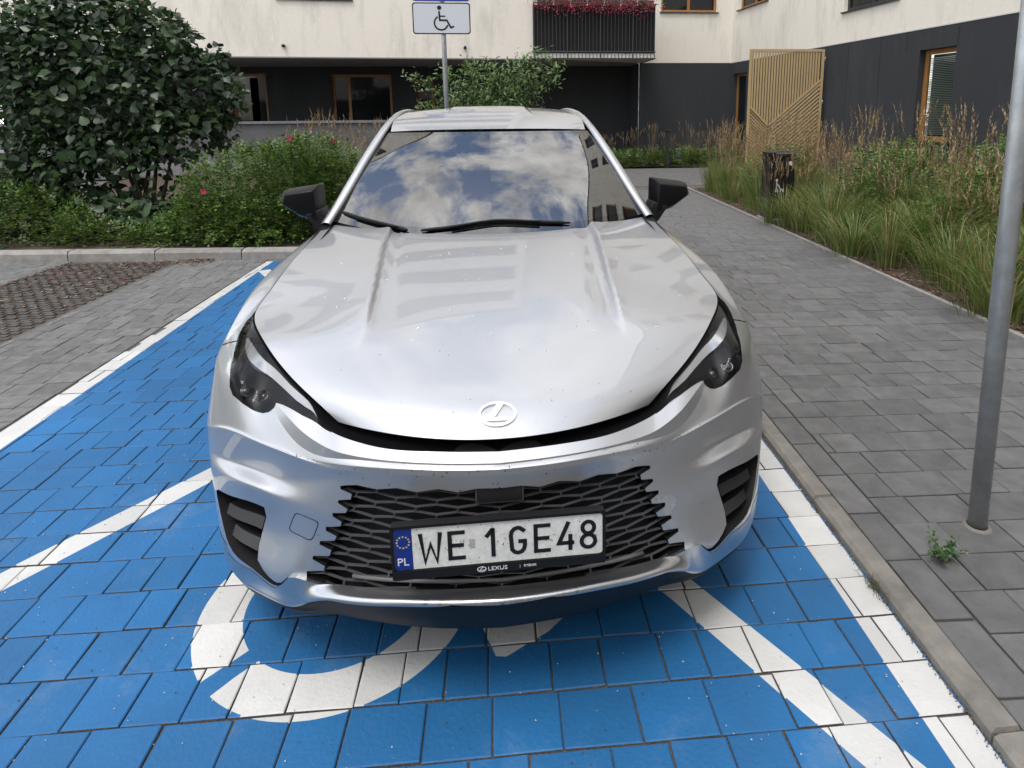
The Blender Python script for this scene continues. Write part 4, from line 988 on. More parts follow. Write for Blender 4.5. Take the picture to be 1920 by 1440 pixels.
b = MB(); b.box((-.74, .62, .20), (.74, 4.55, .34)); b.box((-.72, 1.45, .34), (.72, 4.4, .56)); b.box((-.50, .32, .26), (.50, 1.3, .66)); b.build('underbody', M_void, car)
# wheels
whl = None
for s in (1, -1):
    for yy in (.975, 3.825):
        wo = empty('wheel', (s*.815, yy, .383)); wo.parent = car; x_ = s
        b = MB(); pr = [(.27, -.10), (.33, -.113), (.365, -.105), (.381, -.075), (.383, 0), (.381, .075), (.365, .105), (.33, .113), (.27, .10)]; b.lathe(pr, 'X', 40, (s*.815, yy, .383)); b.build('tyre', M_rub, wo, True)
        b = MB(); b.lathe([(.27, .095), (.262, .088), (.25, .06), (.245, -.09)], 'X', 40, (s*.815, yy, .383)) if s > 0 else b.lathe([(.27, -.095), (.262, -.088), (.25, -.06), (.245, .09)], 'X', 40, (s*.815, yy, .383))
        for k in range(5):
            for dd in (-.13, .13):
                a = 2*math.pi*k/5+dd; b.bar((s*(.815+.075), yy+.05*math.cos(a), .383+.05*math.sin(a)), (s*(.815+.085), yy+.255*math.cos(a+dd*.3), .383+.255*math.sin(a+dd*.3)), .028, .03, up=(1, 0, 0))
        b.lathe([(.001, s*.085), (.05, s*.085), (.06, s*.06)], 'X', 20, (s*.815, yy, .383)); b.build('rim', M_alloy, wo, False)

# registration plate: local x right, y up, z towards viewer
PLc = Vector((-.002, -.036, .568)); PLrx = R(90-4)
plo = empty('number_plate', PLc); plo.parent = car
pm = Matrix.Translation(PLc) @ Matrix.Rotation(R(-.6), 4, 'Y') @ Matrix.Rotation(R(90.5), 4, 'X')
def PF(x, y, z): return tuple(pm @ Vector((x, y, z)))
M_plw = mat('plate white', (.74, .74, .70), .45, var=.14, scale=60); M_plk = mat('plate ink', (.006, .006, .007), .4); M_plb = mat('plate blue', (.006, .03, .24), .4)
M_star = mat('plate yellow', (.75, .62, .10), .5); M_ltr = mat('plate letter white', (.8, .8, .8), .4)
def rrect(x0, y0, x1, y1, r, n=5):
    o = []
    for cx_, cy_, a0 in ((x1-r, y1-r, 0), (x0+r, y1-r, 90), (x0+r, y0+r, 180), (x1-r, y0+r, 270)):
        for i in range(n+1): a = R(a0+90*i/n); o.append((cx_+r*math.cos(a), cy_+r*math.sin(a)))
    return o
b = MB(); b.prism(rrect(-.268, -.083, .268, .066, .008), -.016, 0, fn=PF); b.build('plate_holder', M_blackp, plo)
b = MB(); b.prism(rrect(-.268, .0585, .268, .066, .003), 0, .006, fn=PF); b.prism(rrect(-.268, -.083, .268, -.0585, .006), 0, .006, fn=PF); b.prism([(-.268, -.06), (-.2605, -.06), (-.2605, .06), (-.268, .06)], 0, .006, fn=PF); b.prism([(.2605, -.06), (.268, -.06), (.268, .06), (.2605, .06)], 0, .006, fn=PF)
b.build('holder_rim', M_blackp, plo)
b = MB(); b.prism(rrect(-.26, -.057, .26, .057, .009), .0005, .0022, fn=PF); b.build('plate_sheet', M_plw, plo)
b = MB(); b.prism([(-.2595, -.0565), (-.216, -.0565), (-.216, .0565), (-.2595, .0565)], .0022, .0026, fn=PF); b.build('country_band', M_plb, plo)
b = MB()
for k in range(12):
    a = 2*math.pi*k/12; sx, sy = -.238+.0155*math.cos(a), .020+.0155*math.sin(a)
    b.prism([(sx+(.0030 if q % 2 == 0 else .0013)*math.sin(math.pi*q/5), sy+(.0030 if q % 2 == 0 else .0013)*math.cos(math.pi*q/5)) for q in range(10)], .0027, .0030, fn=PF)
tag(b.build('star_ring', M_star, plo), kind='stuff')
def stroke(b, pts, w, fn, z0=.0026, z1=.0033, closed=False):
    P = [np.array(p, float) for p in pts]; n = len(P); L = []; Q = []
    for i in range(n):
        a = P[i-1] if (i > 0 or closed) else None; c = P[(i+1) % n] if (i < n-1 or closed) else None
        d1 = (P[i]-a)/np.hypot(*(P[i]-a)) if a is not None else None; d2 = (c-P[i])/np.hypot(*(c-P[i])) if c is not None else None
        d = d1 if d2 is None else d2 if d1 is None else (d1+d2)/max(np.hypot(*(d1+d2)), 1e-6)
        nn = np.array([-d[1], d[0]]); k = 1.0
        if d1 is not None and d2 is not None: k = 1/max(.55, abs(np.dot(nn, np.array([-d1[1], d1[0]]))))
        L.append(P[i]+nn*w/2*k); Q.append(P[i]-nn*w/2*k)
    m_ = n if closed else n-1; V = []
    for z in (z0, z1):
        for q in (L, Q): V += [fn(p[0], p[1], z) for p in q]
    F = []
    for i in range(m_):
        j = (i+1) % n; F += [(2*n+i, 3*n+i, 3*n+j, 2*n+j), (i, j, 2*n+j, 2*n+i), (n+i, 3*n+i, 3*n+j, n+j)]
    if not closed: F += [(0, 2*n, 3*n, n), (n-1, 2*n-1, 4*n-1, 3*n-1)]
    b.add(V, F)
def ell(cx_, cy_, rx_, ry_, a0, a1, n=14): return [(cx_+rx_*math.cos(R(a0+(a1-a0)*i/n)), cy_+ry_*math.sin(R(a0+(a1-a0)*i/n))) for i in range(n+1)]
Hh = .080; Wg = .0415
GL = {
    'W': [[(0, 1), (.20, 0), (.5, .62), (.80, 0), (1, 1)]],
    'E': [[(1, .94), (.09, .94), (.09, .06), (1, .06)], [(.09, .5), (.92, .5)]],
    '1': [[(.05, .70), (.55, .97)], [(.55, 1), (.55, 0)]],
    'G': [[(.93, .80)] + [(.5+.42*math.cos(R(a)), (.5+.44*math.sin(R(a))) if False else (.68+.26*math.sin(R(a)) if a <= 180 else .32+.26*math.sin(R(a)))) for a in (40, 70, 90, 120, 150, 180, 210, 240, 270, 300, 330, 360)] + [(.92, .46), (.52, .46)]],
    '4': [[(.66, 1), (.06, .26), (1, .26)], [(.76, .56), (.76, 0)]],
    '8': [ell(.5, .745, .36, .205, 0, 360, 22)[:-1], ell(.5, .27, .42, .225, 0, 360, 22)[:-1]],
}
for ch, x0 in (('W', -.196), ('E', -.128), ('1', -.036), ('G', .024), ('E', .086), ('4', .146), ('8', .203)):
    wg = {'W': .049, '1': .034}.get(ch, Wg); b = MB()
    for stv in GL[ch]: stroke(b, [(x0+px*wg, -.040+py*Hh) for px, py in stv], .0105, PF, closed=(ch == '8'))
    b.build('plate_character', M_plk, plo)
b = MB(); b.prism([(-.076, -.012), (-.062, -.012), (-.062, .014), (-.076, .014)], .0023, .0027, fn=PF); b.build('plate_sticker', mat('hologram grey', (.42, .41, .37), .5, var=.3, scale=300), plo)
b = MB()
for k in range(150):
    x_ = random.uniform(-.21, .256); y_ = random.uniform(-.054, .054); s = random.choice([.0005, .0007, .001, .001, .0016]); b.prism([(x_+s*random.uniform(.6, 1.3)*math.cos(q*1.047), y_+s*random.uniform(.6, 1.3)*math.sin(q*1.047)) for q in range(6)], .0034, .0036, fn=PF)
tag(b.build('bug_specks', mat('speck', (.03, .025, .02), .9), plo), kind='stuff')
def textmesh(name, txt, size, M, fn, x, y, z, parent, align='LEFT', ext=.0003):
    cu = bpy.data.curves.new(name, 'FONT'); cu.body = txt; cu.size = size; cu.align_x = align; cu.extrude = ext; cu.resolution_u = 3
    to = bpy.data.objects.new(name, cu); COL.objects.link(to); dg = bpy.context.evaluated_depsgraph_get(); dg.update()
    me = bpy.data.meshes.new_from_object(to.evaluated_get(dg)); bpy.data.objects.remove(to)
    for v in me.vertices: v.co = Vector(fn(x+v.co.x, y+v.co.y, z+v.co.z))
    me.materials.clear(); me.materials.append(M); o = bpy.data.objects.new(name, me); COL.objects.link(o); o.parent = parent; o.matrix_parent_inverse = wm(parent).inverted(); return o
textmesh('country_letters', 'PL', .030, M_ltr, PF, -.2555, -.044, .003, plo)
b = MB()
for k in range(24):
    a = 2*math.pi*k/24; a2 = 2*math.pi*(k+1)/24
    b.add([PF(-.048+.0115*math.cos(a), -.0705+.0080*math.sin(a), .0064), PF(-.048+.0115*math.cos(a2), -.0705+.0080*math.sin(a2), .0064), PF(-.048+.0095*math.cos(a2), -.0705+.0062*math.sin(a2), .0064), PF(-.048+.0095*math.cos(a), -.0705+.0062*math.sin(a), .0064)], [(0, 1, 2, 3)])
stroke(b, [(-.045, -.0645), (-.0535, -.0735), (-.040, -.0735)], .0018, PF, .0062, .0066)
b.build('holder_logo', M_ltr, plo)
textmesh('holder_name', 'LEXUS', .0155, M_ltr, lambda x, y, z: PF(-.033+(x+.033)*1.12, y, z), -.033, -.0758, .0064, plo)
textmesh('holder_town', '|   RYBNIK', .0095, M_ltr, PF, .047, -.0738, .0064, plo)
# splashed dirt, insects and drying drops on the paint
b = MB()
for k in range(120):
    w = random.uniform(-6.6, 6.6); r_ = random.uniform(.3, 5.5); P = hood([abs(w)], [r_])[0]; Nn = hnorm(np.array([abs(w)]), np.array([r_]))[0]; Nn = -Nn if Nn[2] < 0 else Nn
    s = random.choice([.0004, .0006, .0008, .0012]); ln = s*random.uniform(1, 3.5); sg = 1 if w > 0 else -1; c0 = Vector((P[0]*sg, P[1], P[2]))+Vector((Nn[0]*sg, Nn[1], Nn[2]))*.0008; up_ = Vector((Nn[0]*sg, Nn[1], Nn[2]))
    fx = Vector((1, 0, 0))-up_*up_.x; fy = up_.cross(fx)
    b.add([c0-fx*s-fy*ln*.3, c0+fx*s*.3-fy*ln, c0+fx*s, c0+fy*ln], [(0, 1, 2, 3)])
tag(b.build('dirt_specks', MATS['speck'], bonnet), kind='stuff')
b = MB()
sel = np.where((cls == 'front_bumper') & (cx < 6) & (cy > 3.2))[0]
for k in rng.choice(sel, 220):
    P = PB[TR[k]].mean(0); n_ = NB[TR[k]].mean(0); sg = random.choice((1, -1)); s = random.choice([.0006, .0009, .0013, .002]); c0 = Vector((P[0]*sg, P[1], P[2]))+Vector((n_[0]*sg, n_[1], n_[2]))*.001
    up_ = Vector((n_[0]*sg, n_[1], n_[2])); fx = (Vector((1, 0, 0))-up_*up_.x).normalized(); fy = up_.cross(fx)
    b.add([c0-fx*s, c0-fy*s, c0+fx*s, c0+fy*s*random.uniform(1, 2.4)], [(0, 1, 2, 3)])
tag(b.build('dirt_specks', MATS['speck'], bumper), kind='stuff')
b = MB()
for k in range(70):
    w = random.uniform(-6.6, 6.6); r_ = random.uniform(3.2, 8.2); P = hood([abs(w)], [r_])[0]; s = random.uniform(.0018, .004); sg = 1 if w > 0 else -1
    b.lathe([(s, 0), (s*.8, s*.35), (s*.35, s*.5), (.0001, s*.52)], 'Z', 8, (P[0]*sg, P[1], P[2]))
tag(b.build('water_drops', mat('drop', (.7, .72, .75), .05, .3, coat=1), bonnet, True), kind='stuff')
# ------------------------------------------------------------------ building
def stucco(name, col, stain, amt, bump=.5):
    M = bpy.data.materials.new(name); M.use_nodes = True; t = M.node_tree; b = t.nodes['Principled BSDF']; b.inputs['Roughness'].default_value = .92; b.inputs['Specular IOR Level'].default_value = .25
    g = nd(t, 'ShaderNodeNewGeometry'); mp = nd(t, 'ShaderNodeMapping'); mp.inputs['Scale'].default_value = (1.6, 1.6, .35); t.links.new(g.outputs['Position'], mp.inputs[0])
    n = nd(t, 'ShaderNodeTexNoise'); n.inputs['Scale'].default_value = 1.1; n.inputs['Detail'].default_value = 9; n.inputs['Roughness'].default_value = .7; t.links.new(mp.outputs[0], n.inputs['Vector'])
    mr = nd(t, 'ShaderNodeMapRange'); mr.inputs[1].default_value = .50; mr.inputs[2].default_value = .78; mr.inputs[4].default_value = amt; t.links.new(n.outputs[0], mr.inputs[0])
    n3 = nd(t, 'ShaderNodeTexNoise'); n3.inputs['Scale'].default_value = 14; n3.inputs['Detail'].default_value = 6; t.links.new(g.outputs['Position'], n3.inputs['Vector'])
    mx0 = nd(t, 'ShaderNodeMix', data_type='RGBA'); t.links.new(n3.outputs[0], mx0.inputs[0]); mx0.inputs[6].default_value = (*[c*.93 for c in col], 1); mx0.inputs[7].default_value = (*[min(1, c*1.06) for c in col], 1)
    mx = nd(t, 'ShaderNodeMix', data_type='RGBA'); t.links.new(mr.outputs[0], mx.inputs[0]); t.links.new(mx0.outputs[2], mx.inputs[6]); mx.inputs[7].default_value = (*stain, 1); t.links.new(mx.outputs[2], b.inputs['Base Color'])
    n2 = nd(t, 'ShaderNodeTexNoise'); n2.inputs['Scale'].default_value = 60; n2.inputs['Detail'].default_value = 5; t.links.new(g.outputs['Position'], n2.inputs['Vector'])
    bp = nd(t, 'ShaderNodeBump'); bp.inputs['Strength'].default_value = bump; bp.inputs['Distance'].default_value = .006; t.links.new(n2.outputs[0], bp.inputs['Height']); t.links.new(bp.outputs[0], b.inputs['Normal'])
    MATS[name] = M; return M
M_wst = stucco('white stucco', (.82, .77, .68), (.42, .40, .36), .6)
M_dst = stucco('dark grey stucco', (.042, .045, .049), (.075, .078, .082), .5)
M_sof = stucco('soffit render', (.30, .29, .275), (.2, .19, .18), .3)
M_wood = mat('oiled wood', (.38, .18, .05), .5, col2=(.27, .12, .035), scale=9)
M_pane = mat('window pane', (.010, .013, .015), .04, spec=.45)
M_anth = mat('anthracite metal', (.028, .030, .033), .4)
M_ledge = mat('zinc ledge', (.17, .175, .19), .5, var=.2)
M_blind = mat('venetian blind', (.42, .44, .40), .5)
M_tan = mat('tan powder coat', (.47, .34, .17), .5, var=.06, scale=3)
bld = empty('apartment_building', (4, 19, 0)); tag(bld, 'apartment block with white render above a dark grey ground floor', 'building')
class Frame:
    """vertical wall frame: s along, z up, o outward"""
    def __init__(s, a, b):
        s.a = Vector((*a, 0)); d = Vector((b[0]-a[0], b[1]-a[1], 0)); s.L = d.length; s.d = d.normalized(); s.n = Vector((s.d.y, -s.d.x, 0))
    def P(s, u, z, o=0): return tuple(s.a + s.d*u + s.n*o + Vector((0, 0, z)))
def panel(name, fr, s0, s1, z0, z1, M, openings=(), depth=.18, parent=bld, o=0):
    pts = [Vector(p) for p in ((s0, z0), (s1, z0), (s1, z1), (s0, z1))]; ed = [(0, 1), (1, 2), (2, 3), (3, 0)]
    for a, b_, c, d in openings:
        k = len(pts); pts += [Vector(p) for p in ((a, c), (b_, c), (b_, d), (a, d))]; ed += [(k, k+1), (k+1, k+2), (k+2, k+3), (k+3, k)]
    r = delaunay_2d_cdt(pts, ed, [], 1, 1e-5); V = [fr.P(p.x, p.y, o) for p in r[0]]; F = []
    for t in r[2]:
        cx_ = sum(r[0][i].x for i in t)/len(t); cz_ = sum(r[0][i].y for i in t)/len(t)
        if any(a < cx_ < b_ and c < cz_ < d for a, b_, c, d in openings): continue
        F.append(tuple(t))
    for a, b_, c, d in openings:
        k = len(V); V += [fr.P(x, z, oo+o) for oo in (0, -depth) for x, z in ((a, c), (b_, c), (b_, d), (a, d))]
        F += [(k+i, k+(i+1) % 4, k+4+(i+1) % 4, k+4+i) for i in range(4)]
    return mesh(name, V, F, M, parent)
def fbox(b, fr, s0, s1, z0, z1, o0, o1, mi=0):
    V = [fr.P(s, z, o) for o in (o0, o1) for z in (z0, z1) for s in (s0, s1)]
    b.add(V, [(0, 2, 3, 1), (4, 5, 7, 6), (0, 1, 5, 4), (2, 6, 7, 3), (0, 4, 6, 2), (1, 3, 7, 5)], mi)
def window(fr, s0, s1, z0, z1, o=-.10, frame=M_wood, sill=M_anth, mull=(), blind=False, fw_=.085, door=False):
    b = MB(); fbox(b, fr, s0, s0+fw_, z0, z1, o-.06, o); fbox(b, fr, s1-fw_, s1, z0, z1, o-.06, o); fbox(b, fr, s0+fw_, s1-fw_, z1-fw_, z1, o-.06, o); fbox(b, fr, s0+fw_, s1-fw_, z0, z0+fw_, o-.06, o)
    for q in mull: fbox(b, fr, q-fw_*.55, q+fw_*.55, z0+fw_, z1-fw_, o-.06, o-.003)
    w = b.build('window', frame, bld)
    if blind: mesh('pane', [fr.P(s0+fw_, z0+fw_, o-.035), fr.P(s1-fw_, z0+fw_, o-.035), fr.P(s1-fw_, z1-fw_, o-.035), fr.P(s0+fw_, z1-fw_, o-.035)], [(0, 1, 2, 3)], glassmat('blind glass', (.75, .80, .75), 1.5), w)
    else: b = MB(); fbox(b, fr, s0+fw_, s1-fw_, z0+fw_, z1-fw_, o-.045, o-.035); b.build('pane', M_pane, w)
    if blind:
        z = z0+.14; k = 0
        while z < z1-.18:
            b = MB(); V = [fr.P(s0+fw_, z, o-.052), fr.P(s1-fw_, z, o-.052), fr.P(s1-fw_, z+.022, o-.075), fr.P(s0+fw_, z+.022, o-.075)]; b.add(V, [(0, 1, 2, 3)]); b.build('blind_slat', M_blind, w); z += .036
        b = MB(); fbox(b, fr, s0+fw_, s1-fw_, z0+fw_, z1-fw_, o-.14, o-.12); b.build('blind_backing', mat('dim room', (.05, .055, .05), .9), w)
    if not door:
        b = MB(); fbox(b, fr, s0-.05, s1+.05, z0-.035, z0-.004, o, .06); b.build('sill', sill, w)
    return w
ZS = 3.35
# left block that hangs over the recess
FO = Frame((-16, 16.52), (1.42, 18.13)); LO = FO.L
ops = [(4.0, 6.75, 4.80, 6.4), (10.2, 12.2, 4.95, 6.4)] + [(q, q+2.0, z, z+1.5) for z in (7.9, 10.8, 13.7, 16.6) for q in (1.0, 5.0)] + [(10.4, 17.1, z, z+1.35) for z in (7.8, 10.7, 13.6, 16.5)]
panel('upper_wall', FO, 0, LO, ZS, 19.0, M_wst, ops)
for a, b_, c, d in ops: window(FO, a, b_, c, d, mull=[a+(b_-a)*q/max(2, round((b_-a)/1.1)) for q in range(1, max(2, round((b_-a)/1.1)))])
b = MB(); fbox(b, FO, 0, LO, ZS-.035, ZS, -.06, .008); b.build('drip_edge', mat('grey bead', (.22, .22, .215), .6), bld)
mesh('soffit', [FO.P(0, ZS-.01, -.05), FO.P(LO, ZS-.01, -.05), (5.15, 19.7, ZS-.01), (5.15, 21.2, ZS-.01), (-16, 21.2, ZS-.01)], [(4, 3, 2, 1, 0)], M_sof, bld)
b = MB(); fbox(b, FO, 0, LO, 19.0, 19.1, -6, .06); b.build('roof_edge', M_anth, bld)
# recessed dark ground floor
FR = Frame((-16, 21), (5.15, 21)); r_ops = [(7.3, 8.46, 1.40, 3.12), (10.63, 12.66, .55, 3.08), (13.55, 14.1, 1.2, 2.9)]
panel('ground_floor_wall', FR, 0, FR.L, 0, ZS, M_dst, r_ops)
window(FR, 7.3, 8.46, 1.40, 3.12); window(FR, 10.63, 12.66, .55, 3.08, mull=[11.2], door=True); window(FR, 13.55, 14.1, 1.2, 2.9)
# pale curtain in the first window and boxes behind it
b = MB(); fbox(b, FR, 7.88, 8.15, 1.5, 2.98, -.14, -.135); b.build('curtain', mat('curtain cloth', (.33, .36, .40), .9), bld)
panel('return_wall', Frame((5.15, 21), (5.15, 19.76)), 0, 1.24, 0, ZS, M_dst)
# terrace parapet
FT = Frame((-13, 16.6), (-1.6, 17.4)); b = MB(); fbox(b, FT, 0, FT.L, 0, 1.46, -.22, 0); b.build('terrace_parapet', mat('grey render', (.11, .112, .115), .9, var=.2, scale=3), bld)
b = MB(); fbox(b, FT, -.05, FT.L+.05, 1.46, 1.53, -.28, .06); b.build('parapet_coping', M_ledge, bld)
# stone band and planting wall at the foot, seen through the shrub
b = MB(); fbox(b, FT, 0, 8, 0, .42, .004, .12); b.build('plinth', mat('pale plinth', (.2, .2, .195), .9, var=.2), bld)
# right part of the back wall
FB = Frame((5.15, 19.75), (8.381, 19.78)); panel('ground_floor_wall', FB, 0, FB.L, 0, ZS, M_dst)
bops = [(.73, 2.68, 5.02, 6.5)] + [(.73, 2.68, z, z+1.5) for z in (7.9, 10.8, 13.7, 16.6)]; panel('upper_wall', FB, -4.0, FB.L, ZS, 19.0, M_wst, bops)
for a, b_, c, d in bops: window(FB, a, b_, c, d, mull=[(a+b_)/2])
# right wing
FW = Frame((8.381, 19.78), (11.9, -18.4)); yS = lambda y: (19.78-y)/.99577
gops = [(.25, 1.15, .1, 2.96), (yS(11.26), yS(10.31), 1.0, 2.91), (yS(5.5), yS(4.2), 1.0, 2.9), (yS(0), yS(-1.4), 1.0, 2.9), (yS(-6), yS(-7.4), 1.0, 2.9)]
panel('ground_floor_wall', FW, 0, FW.L, 0, ZS, M_dst, gops, depth=.26)
window(FW, .25, 1.15, .1, 2.96, door=True, o=-.14); window(FW, *gops[1], blind=True, o=-.15, fw_=.10)
for q in gops[2:]: window(FW, *q)
uops = [(yS(19.36), yS(17.52), 5.03, 6.5), (yS(13.87), yS(12.0), 4.10, 6.4)] + [(yS(y), yS(y-2.4), 4.5, 6.4) for y in (7, 2, -3, -9, -14)] + [(yS(y), yS(y-1.9), z, z+1.9) for z in (7.4, 10.3, 13.2+0, 16.1) for y in (18.6, 14, 7, 2, -3, -9, -14)]
panel('upper_wall', FW, 0, FW.L, ZS, 19.0, M_wst, uops)
for i, (a, b_, c, d) in enumerate(uops): window(FW, a, b_, c, d, mull=[(a+b_)/2], frame=M_wood if i != 1 else M_anth)
b = MB(); fbox(b, FW, 0, FW.L, 19.0, 19.1, -6, .06); b.build('roof_edge', M_anth, bld)
for y, z0_ in ((13.58, 0), (12.45, 0), (11.64, 2.93), (10.29, 2.93), (15.1, 0)):
    b = MB(); fbox(b, FW, yS(y)-.006, yS(y)+.006, z0_, ZS-.01, .001, .003); b.build('wall_joint', mat('joint black', (.012, .012, .013), .9), bld)
b = MB(); fbox(b, FW, 0, FW.L, ZS-.012, ZS+.012, -.02, .006); b.build('render_bead', mat('pale bead', (.6, .6, .58), .6), bld)
# small vent pipes in the white wall
for x, z in ((-5.77, 3.648), (-.654, 3.656)):
    u = (x+16)/FO.d.x; b = MB(); b.tube([FO.P(u, z, -.02), FO.P(u, z, .10), FO.P(u+.0, z-.012, .13)], .045, 12); b.build('vent_pipe', M_anth, bld, True)
# balcony
bal = empty('balcony', (3.3, 18.3, ZS)); bal.parent = bld; bal.matrix_parent_inverse = wm(bld).inverted()
BA, BBp = Vector((1.42, 18.02, 0)), Vector((5.24, 18.12, 0)); FBal = Frame(BA[:2], BBp[:2])
mesh('balcony_slab', [FBal.P(s, z, o) for z in (ZS, ZS+.15) for s, o in ((0, 0), (FBal.L, 0), (FBal.L, -1.66), (0, -1.7))], [(3, 2, 1, 0), (4, 5, 6, 7), (0, 1, 5, 4), (1, 2, 6, 5), (2, 3, 7, 6), (3, 0, 4, 7)], mat('balcony slab render', (.66, .63, .57), .9, var=.12), bal)
Z0, Z1 = ZS-.02, 4.98
b = MB(); fbox(b, FBal, .0, FBal.L, ZS+.15, Z1-.05, -.06, -.05); b.build('privacy_screen', mat('black screen', (.006, .006, .007), .8), bal)
b = MB(); fbox(b, FBal, FBal.L-.06, FBal.L-.05, ZS+.15, Z1-.05, -1.6, -.06); b.build('privacy_screen', MATS['black screen'], bal)
for k in range(34):
    s = .02+(FBal.L-.04)*k/33; big = k % 9 == 0; b = MB(); b.tube([FBal.P(s, Z0, .03), FBal.P(s, Z1, .03)], .020 if big else .009, 6); b.build('baluster', M_anth, bal)
for k in range(1, 15):
    b = MB(); b.tube([FBal.P(FBal.L+.02, Z0, .03-1.6*k/14), FBal.P(FBal.L+.02, Z1, .03-1.6*k/14)], .009, 6); b.build('baluster', M_anth, bal)
for z in (Z0+.02, Z1, ZS+.2):
    b = MB(); b.tube([FBal.P(0, z, .03), FBal.P(FBal.L+.02, z, .03), FBal.P(FBal.L+.02, z, -1.6)], .018, 6); b.build('handrail', M_anth, bal)
# ------------------------------------------------------------------ foliage tools
def leafcloud(pos, axis, nrm, size, tmpl, faces):
    axis = axis/np.linalg.norm(axis, axis=1)[:, None]; nrm = nrm-axis*(nrm*axis).sum(1)[:, None]; nrm /= np.maximum(np.linalg.norm(nrm, axis=1)[:, None], 1e-6); sd = np.cross(axis, nrm)
    T = np.array(tmpl, float); V = pos[:, None]+size[:, None, None]*(T[None, :, 0:1]*sd[:, None]+T[None, :, 1:2]*axis[:, None]+T[None, :, 2:3]*nrm[:, None])
    k = len(T); F = (np.array(faces)[None]+(np.arange(len(pos))*k)[:, None, None]).reshape(-1, len(faces[0]))
    return V.reshape(-1, 3), F
def leafobj(name, V, F, per, mats, parent, smooth=True):
    n = len(F)//per; mi = np.repeat(rng.integers(0, len(mats), n), per); return mesh(name, V, F, mats, parent, smooth, mi)
HEART = [(0, 0, 0), (-.34, .10, .05), (-.42, .40, .07), (-.22, .75, .03), (0, 1.05, -.06), (.22, .75, .03), (.42, .40, .07), (.34, .10, .05), (0, .45, 0)]
HF = [(8, 0, 1), (8, 1, 2), (8, 2, 3), (8, 3, 4), (8, 4, 5), (8, 5, 6), (8, 6, 7), (8, 7, 0)]
OVAL = [(0, 0, 0), (-.26, .35, .06), (-.17, .75, .03), (0, 1, -.05), (.17, .75, .03), (.26, .35, .06), (0, .5, 0)]
OF = [(6, 0, 1), (6, 1, 2), (6, 2, 3), (6, 3, 4), (6, 4, 5), (6, 5, 0)]
DIA = [(0, 0, 0), (-.3, .5, .06), (0, 1, -.03), (.3, .5, .06)]; DF = [(0, 3, 2), (0, 2, 1)]
def leafmat(name, col, var=.35, tr=.25):
    M = bpy.data.materials.new(name); M.use_nodes = True; t = M.node_tree; b = t.nodes['Principled BSDF']; o = t.nodes['Material Output']
    g = nd(t, 'ShaderNodeNewGeometry'); n = nd(t, 'ShaderNodeTexNoise'); n.inputs['Scale'].default_value = 9; n.inputs['Detail'].default_value = 3; t.links.new(g.outputs['Position'], n.inputs['Vector'])
    mx = nd(t, 'ShaderNodeMix', data_type='RGBA'); t.links.new(n.outputs[0], mx.inputs[0]); mx.inputs[6].default_value = (*[c*(1-var) for c in col], 1); mx.inputs[7].default_value = (*[c*(1+var) for c in col], 1)
    t.links.new(mx.outputs[2], b.inputs['Base Color']); b.inputs['Roughness'].default_value = .40; b.inputs['Specular IOR Level'].default_value = .5
    tl = nd(t, 'ShaderNodeBsdfTranslucent'); t.links.new(mx.outputs[2], tl.inputs[0]); ms = nd(t, 'ShaderNodeMixShader'); ms.inputs[0].default_value = tr
    t.links.new(b.outputs[0], ms.inputs[1]); t.links.new(tl.outputs[0], ms.inputs[2]); t.links.new(ms.outputs[0], o.inputs[0]); MATS[name] = M; return M
L_dk = [leafmat('dark leaf a', (.030, .063, .022)), leafmat('dark leaf b', (.048, .090, .030)), leafmat('dark leaf c', (.016, .036, .015))]
L_ro = [leafmat('rose leaf a', (.09, .165, .030)), leafmat('rose leaf b', (.145, .225, .042)), leafmat('rose leaf c', (.045, .09, .02))]
L_el = [leafmat('elder leaf a', (.12, .20, .06)), leafmat('elder leaf b', (.15, .23, .075)), leafmat('elder leaf c', (.08, .145, .045))]
L_gr = [leafmat('grass a', (.12, .195, .038)), leafmat('grass b', (.175, .24, .055)), leafmat('grass c', (.08, .14, .03)), leafmat('grass straw', (.36, .28, .12))]
L_pl = [leafmat('plume a', (.32, .23, .12), tr=.3), leafmat('plume b', (.42, .30, .16), tr=.3), leafmat('plume c', (.25, .17, .085), tr=.3)]
M_bark = mat('shrub bark', (.045, .036, .028), .9, var=.3, scale=30); M_stem = mat('green stem', (.07, .09, .03), .8)
def rdir(n): v = rng.normal(size=(n, 3)); return v/np.linalg.norm(v, axis=1)[:, None]
def blob(n, ells, shell=.72, pw=.5):
    """points in a union of ellipsoids, biased to the outside; returns pos and outward direction"""
    w = np.array([e[3]*e[4]*e[5] for e in ells])**.67; pick = rng.choice(len(ells), n, p=w/w.sum()); E = np.array(ells); d = rdir(n); r_ = shell+(1-shell)*rng.random(n)**pw; r_ = np.where(rng.random(n) < .22, rng.random(n)**.5*shell, r_)
    p = E[pick, :3]+d*r_[:, None]*E[pick, 3:6]; dn = d/E[pick, 3:6]; return p, dn/np.linalg.norm(dn, axis=1)[:, None]
def branches(base, tips, r0_, name, M, parent, wob=.12, n=7):
    b = MB()
    for t in tips:
        a = Vector(base)+Vector((random.uniform(-.12, .12), random.uniform(-.1, .1), 0)); t = Vector(t); mid = a.lerp(t, .5)+Vector((random.uniform(-1, 1), random.uniform(-1, 1), .6))*wob
        P = [(a*(1-q)**2+mid*2*q*(1-q)+t*q*q) for q in np.linspace(0, 1, n)]; b.tube(P, [r0_*(1-.8*q) for q in np.linspace(0, 1, n)], 5, cap=False)
    return b.build(name, M, parent, True)
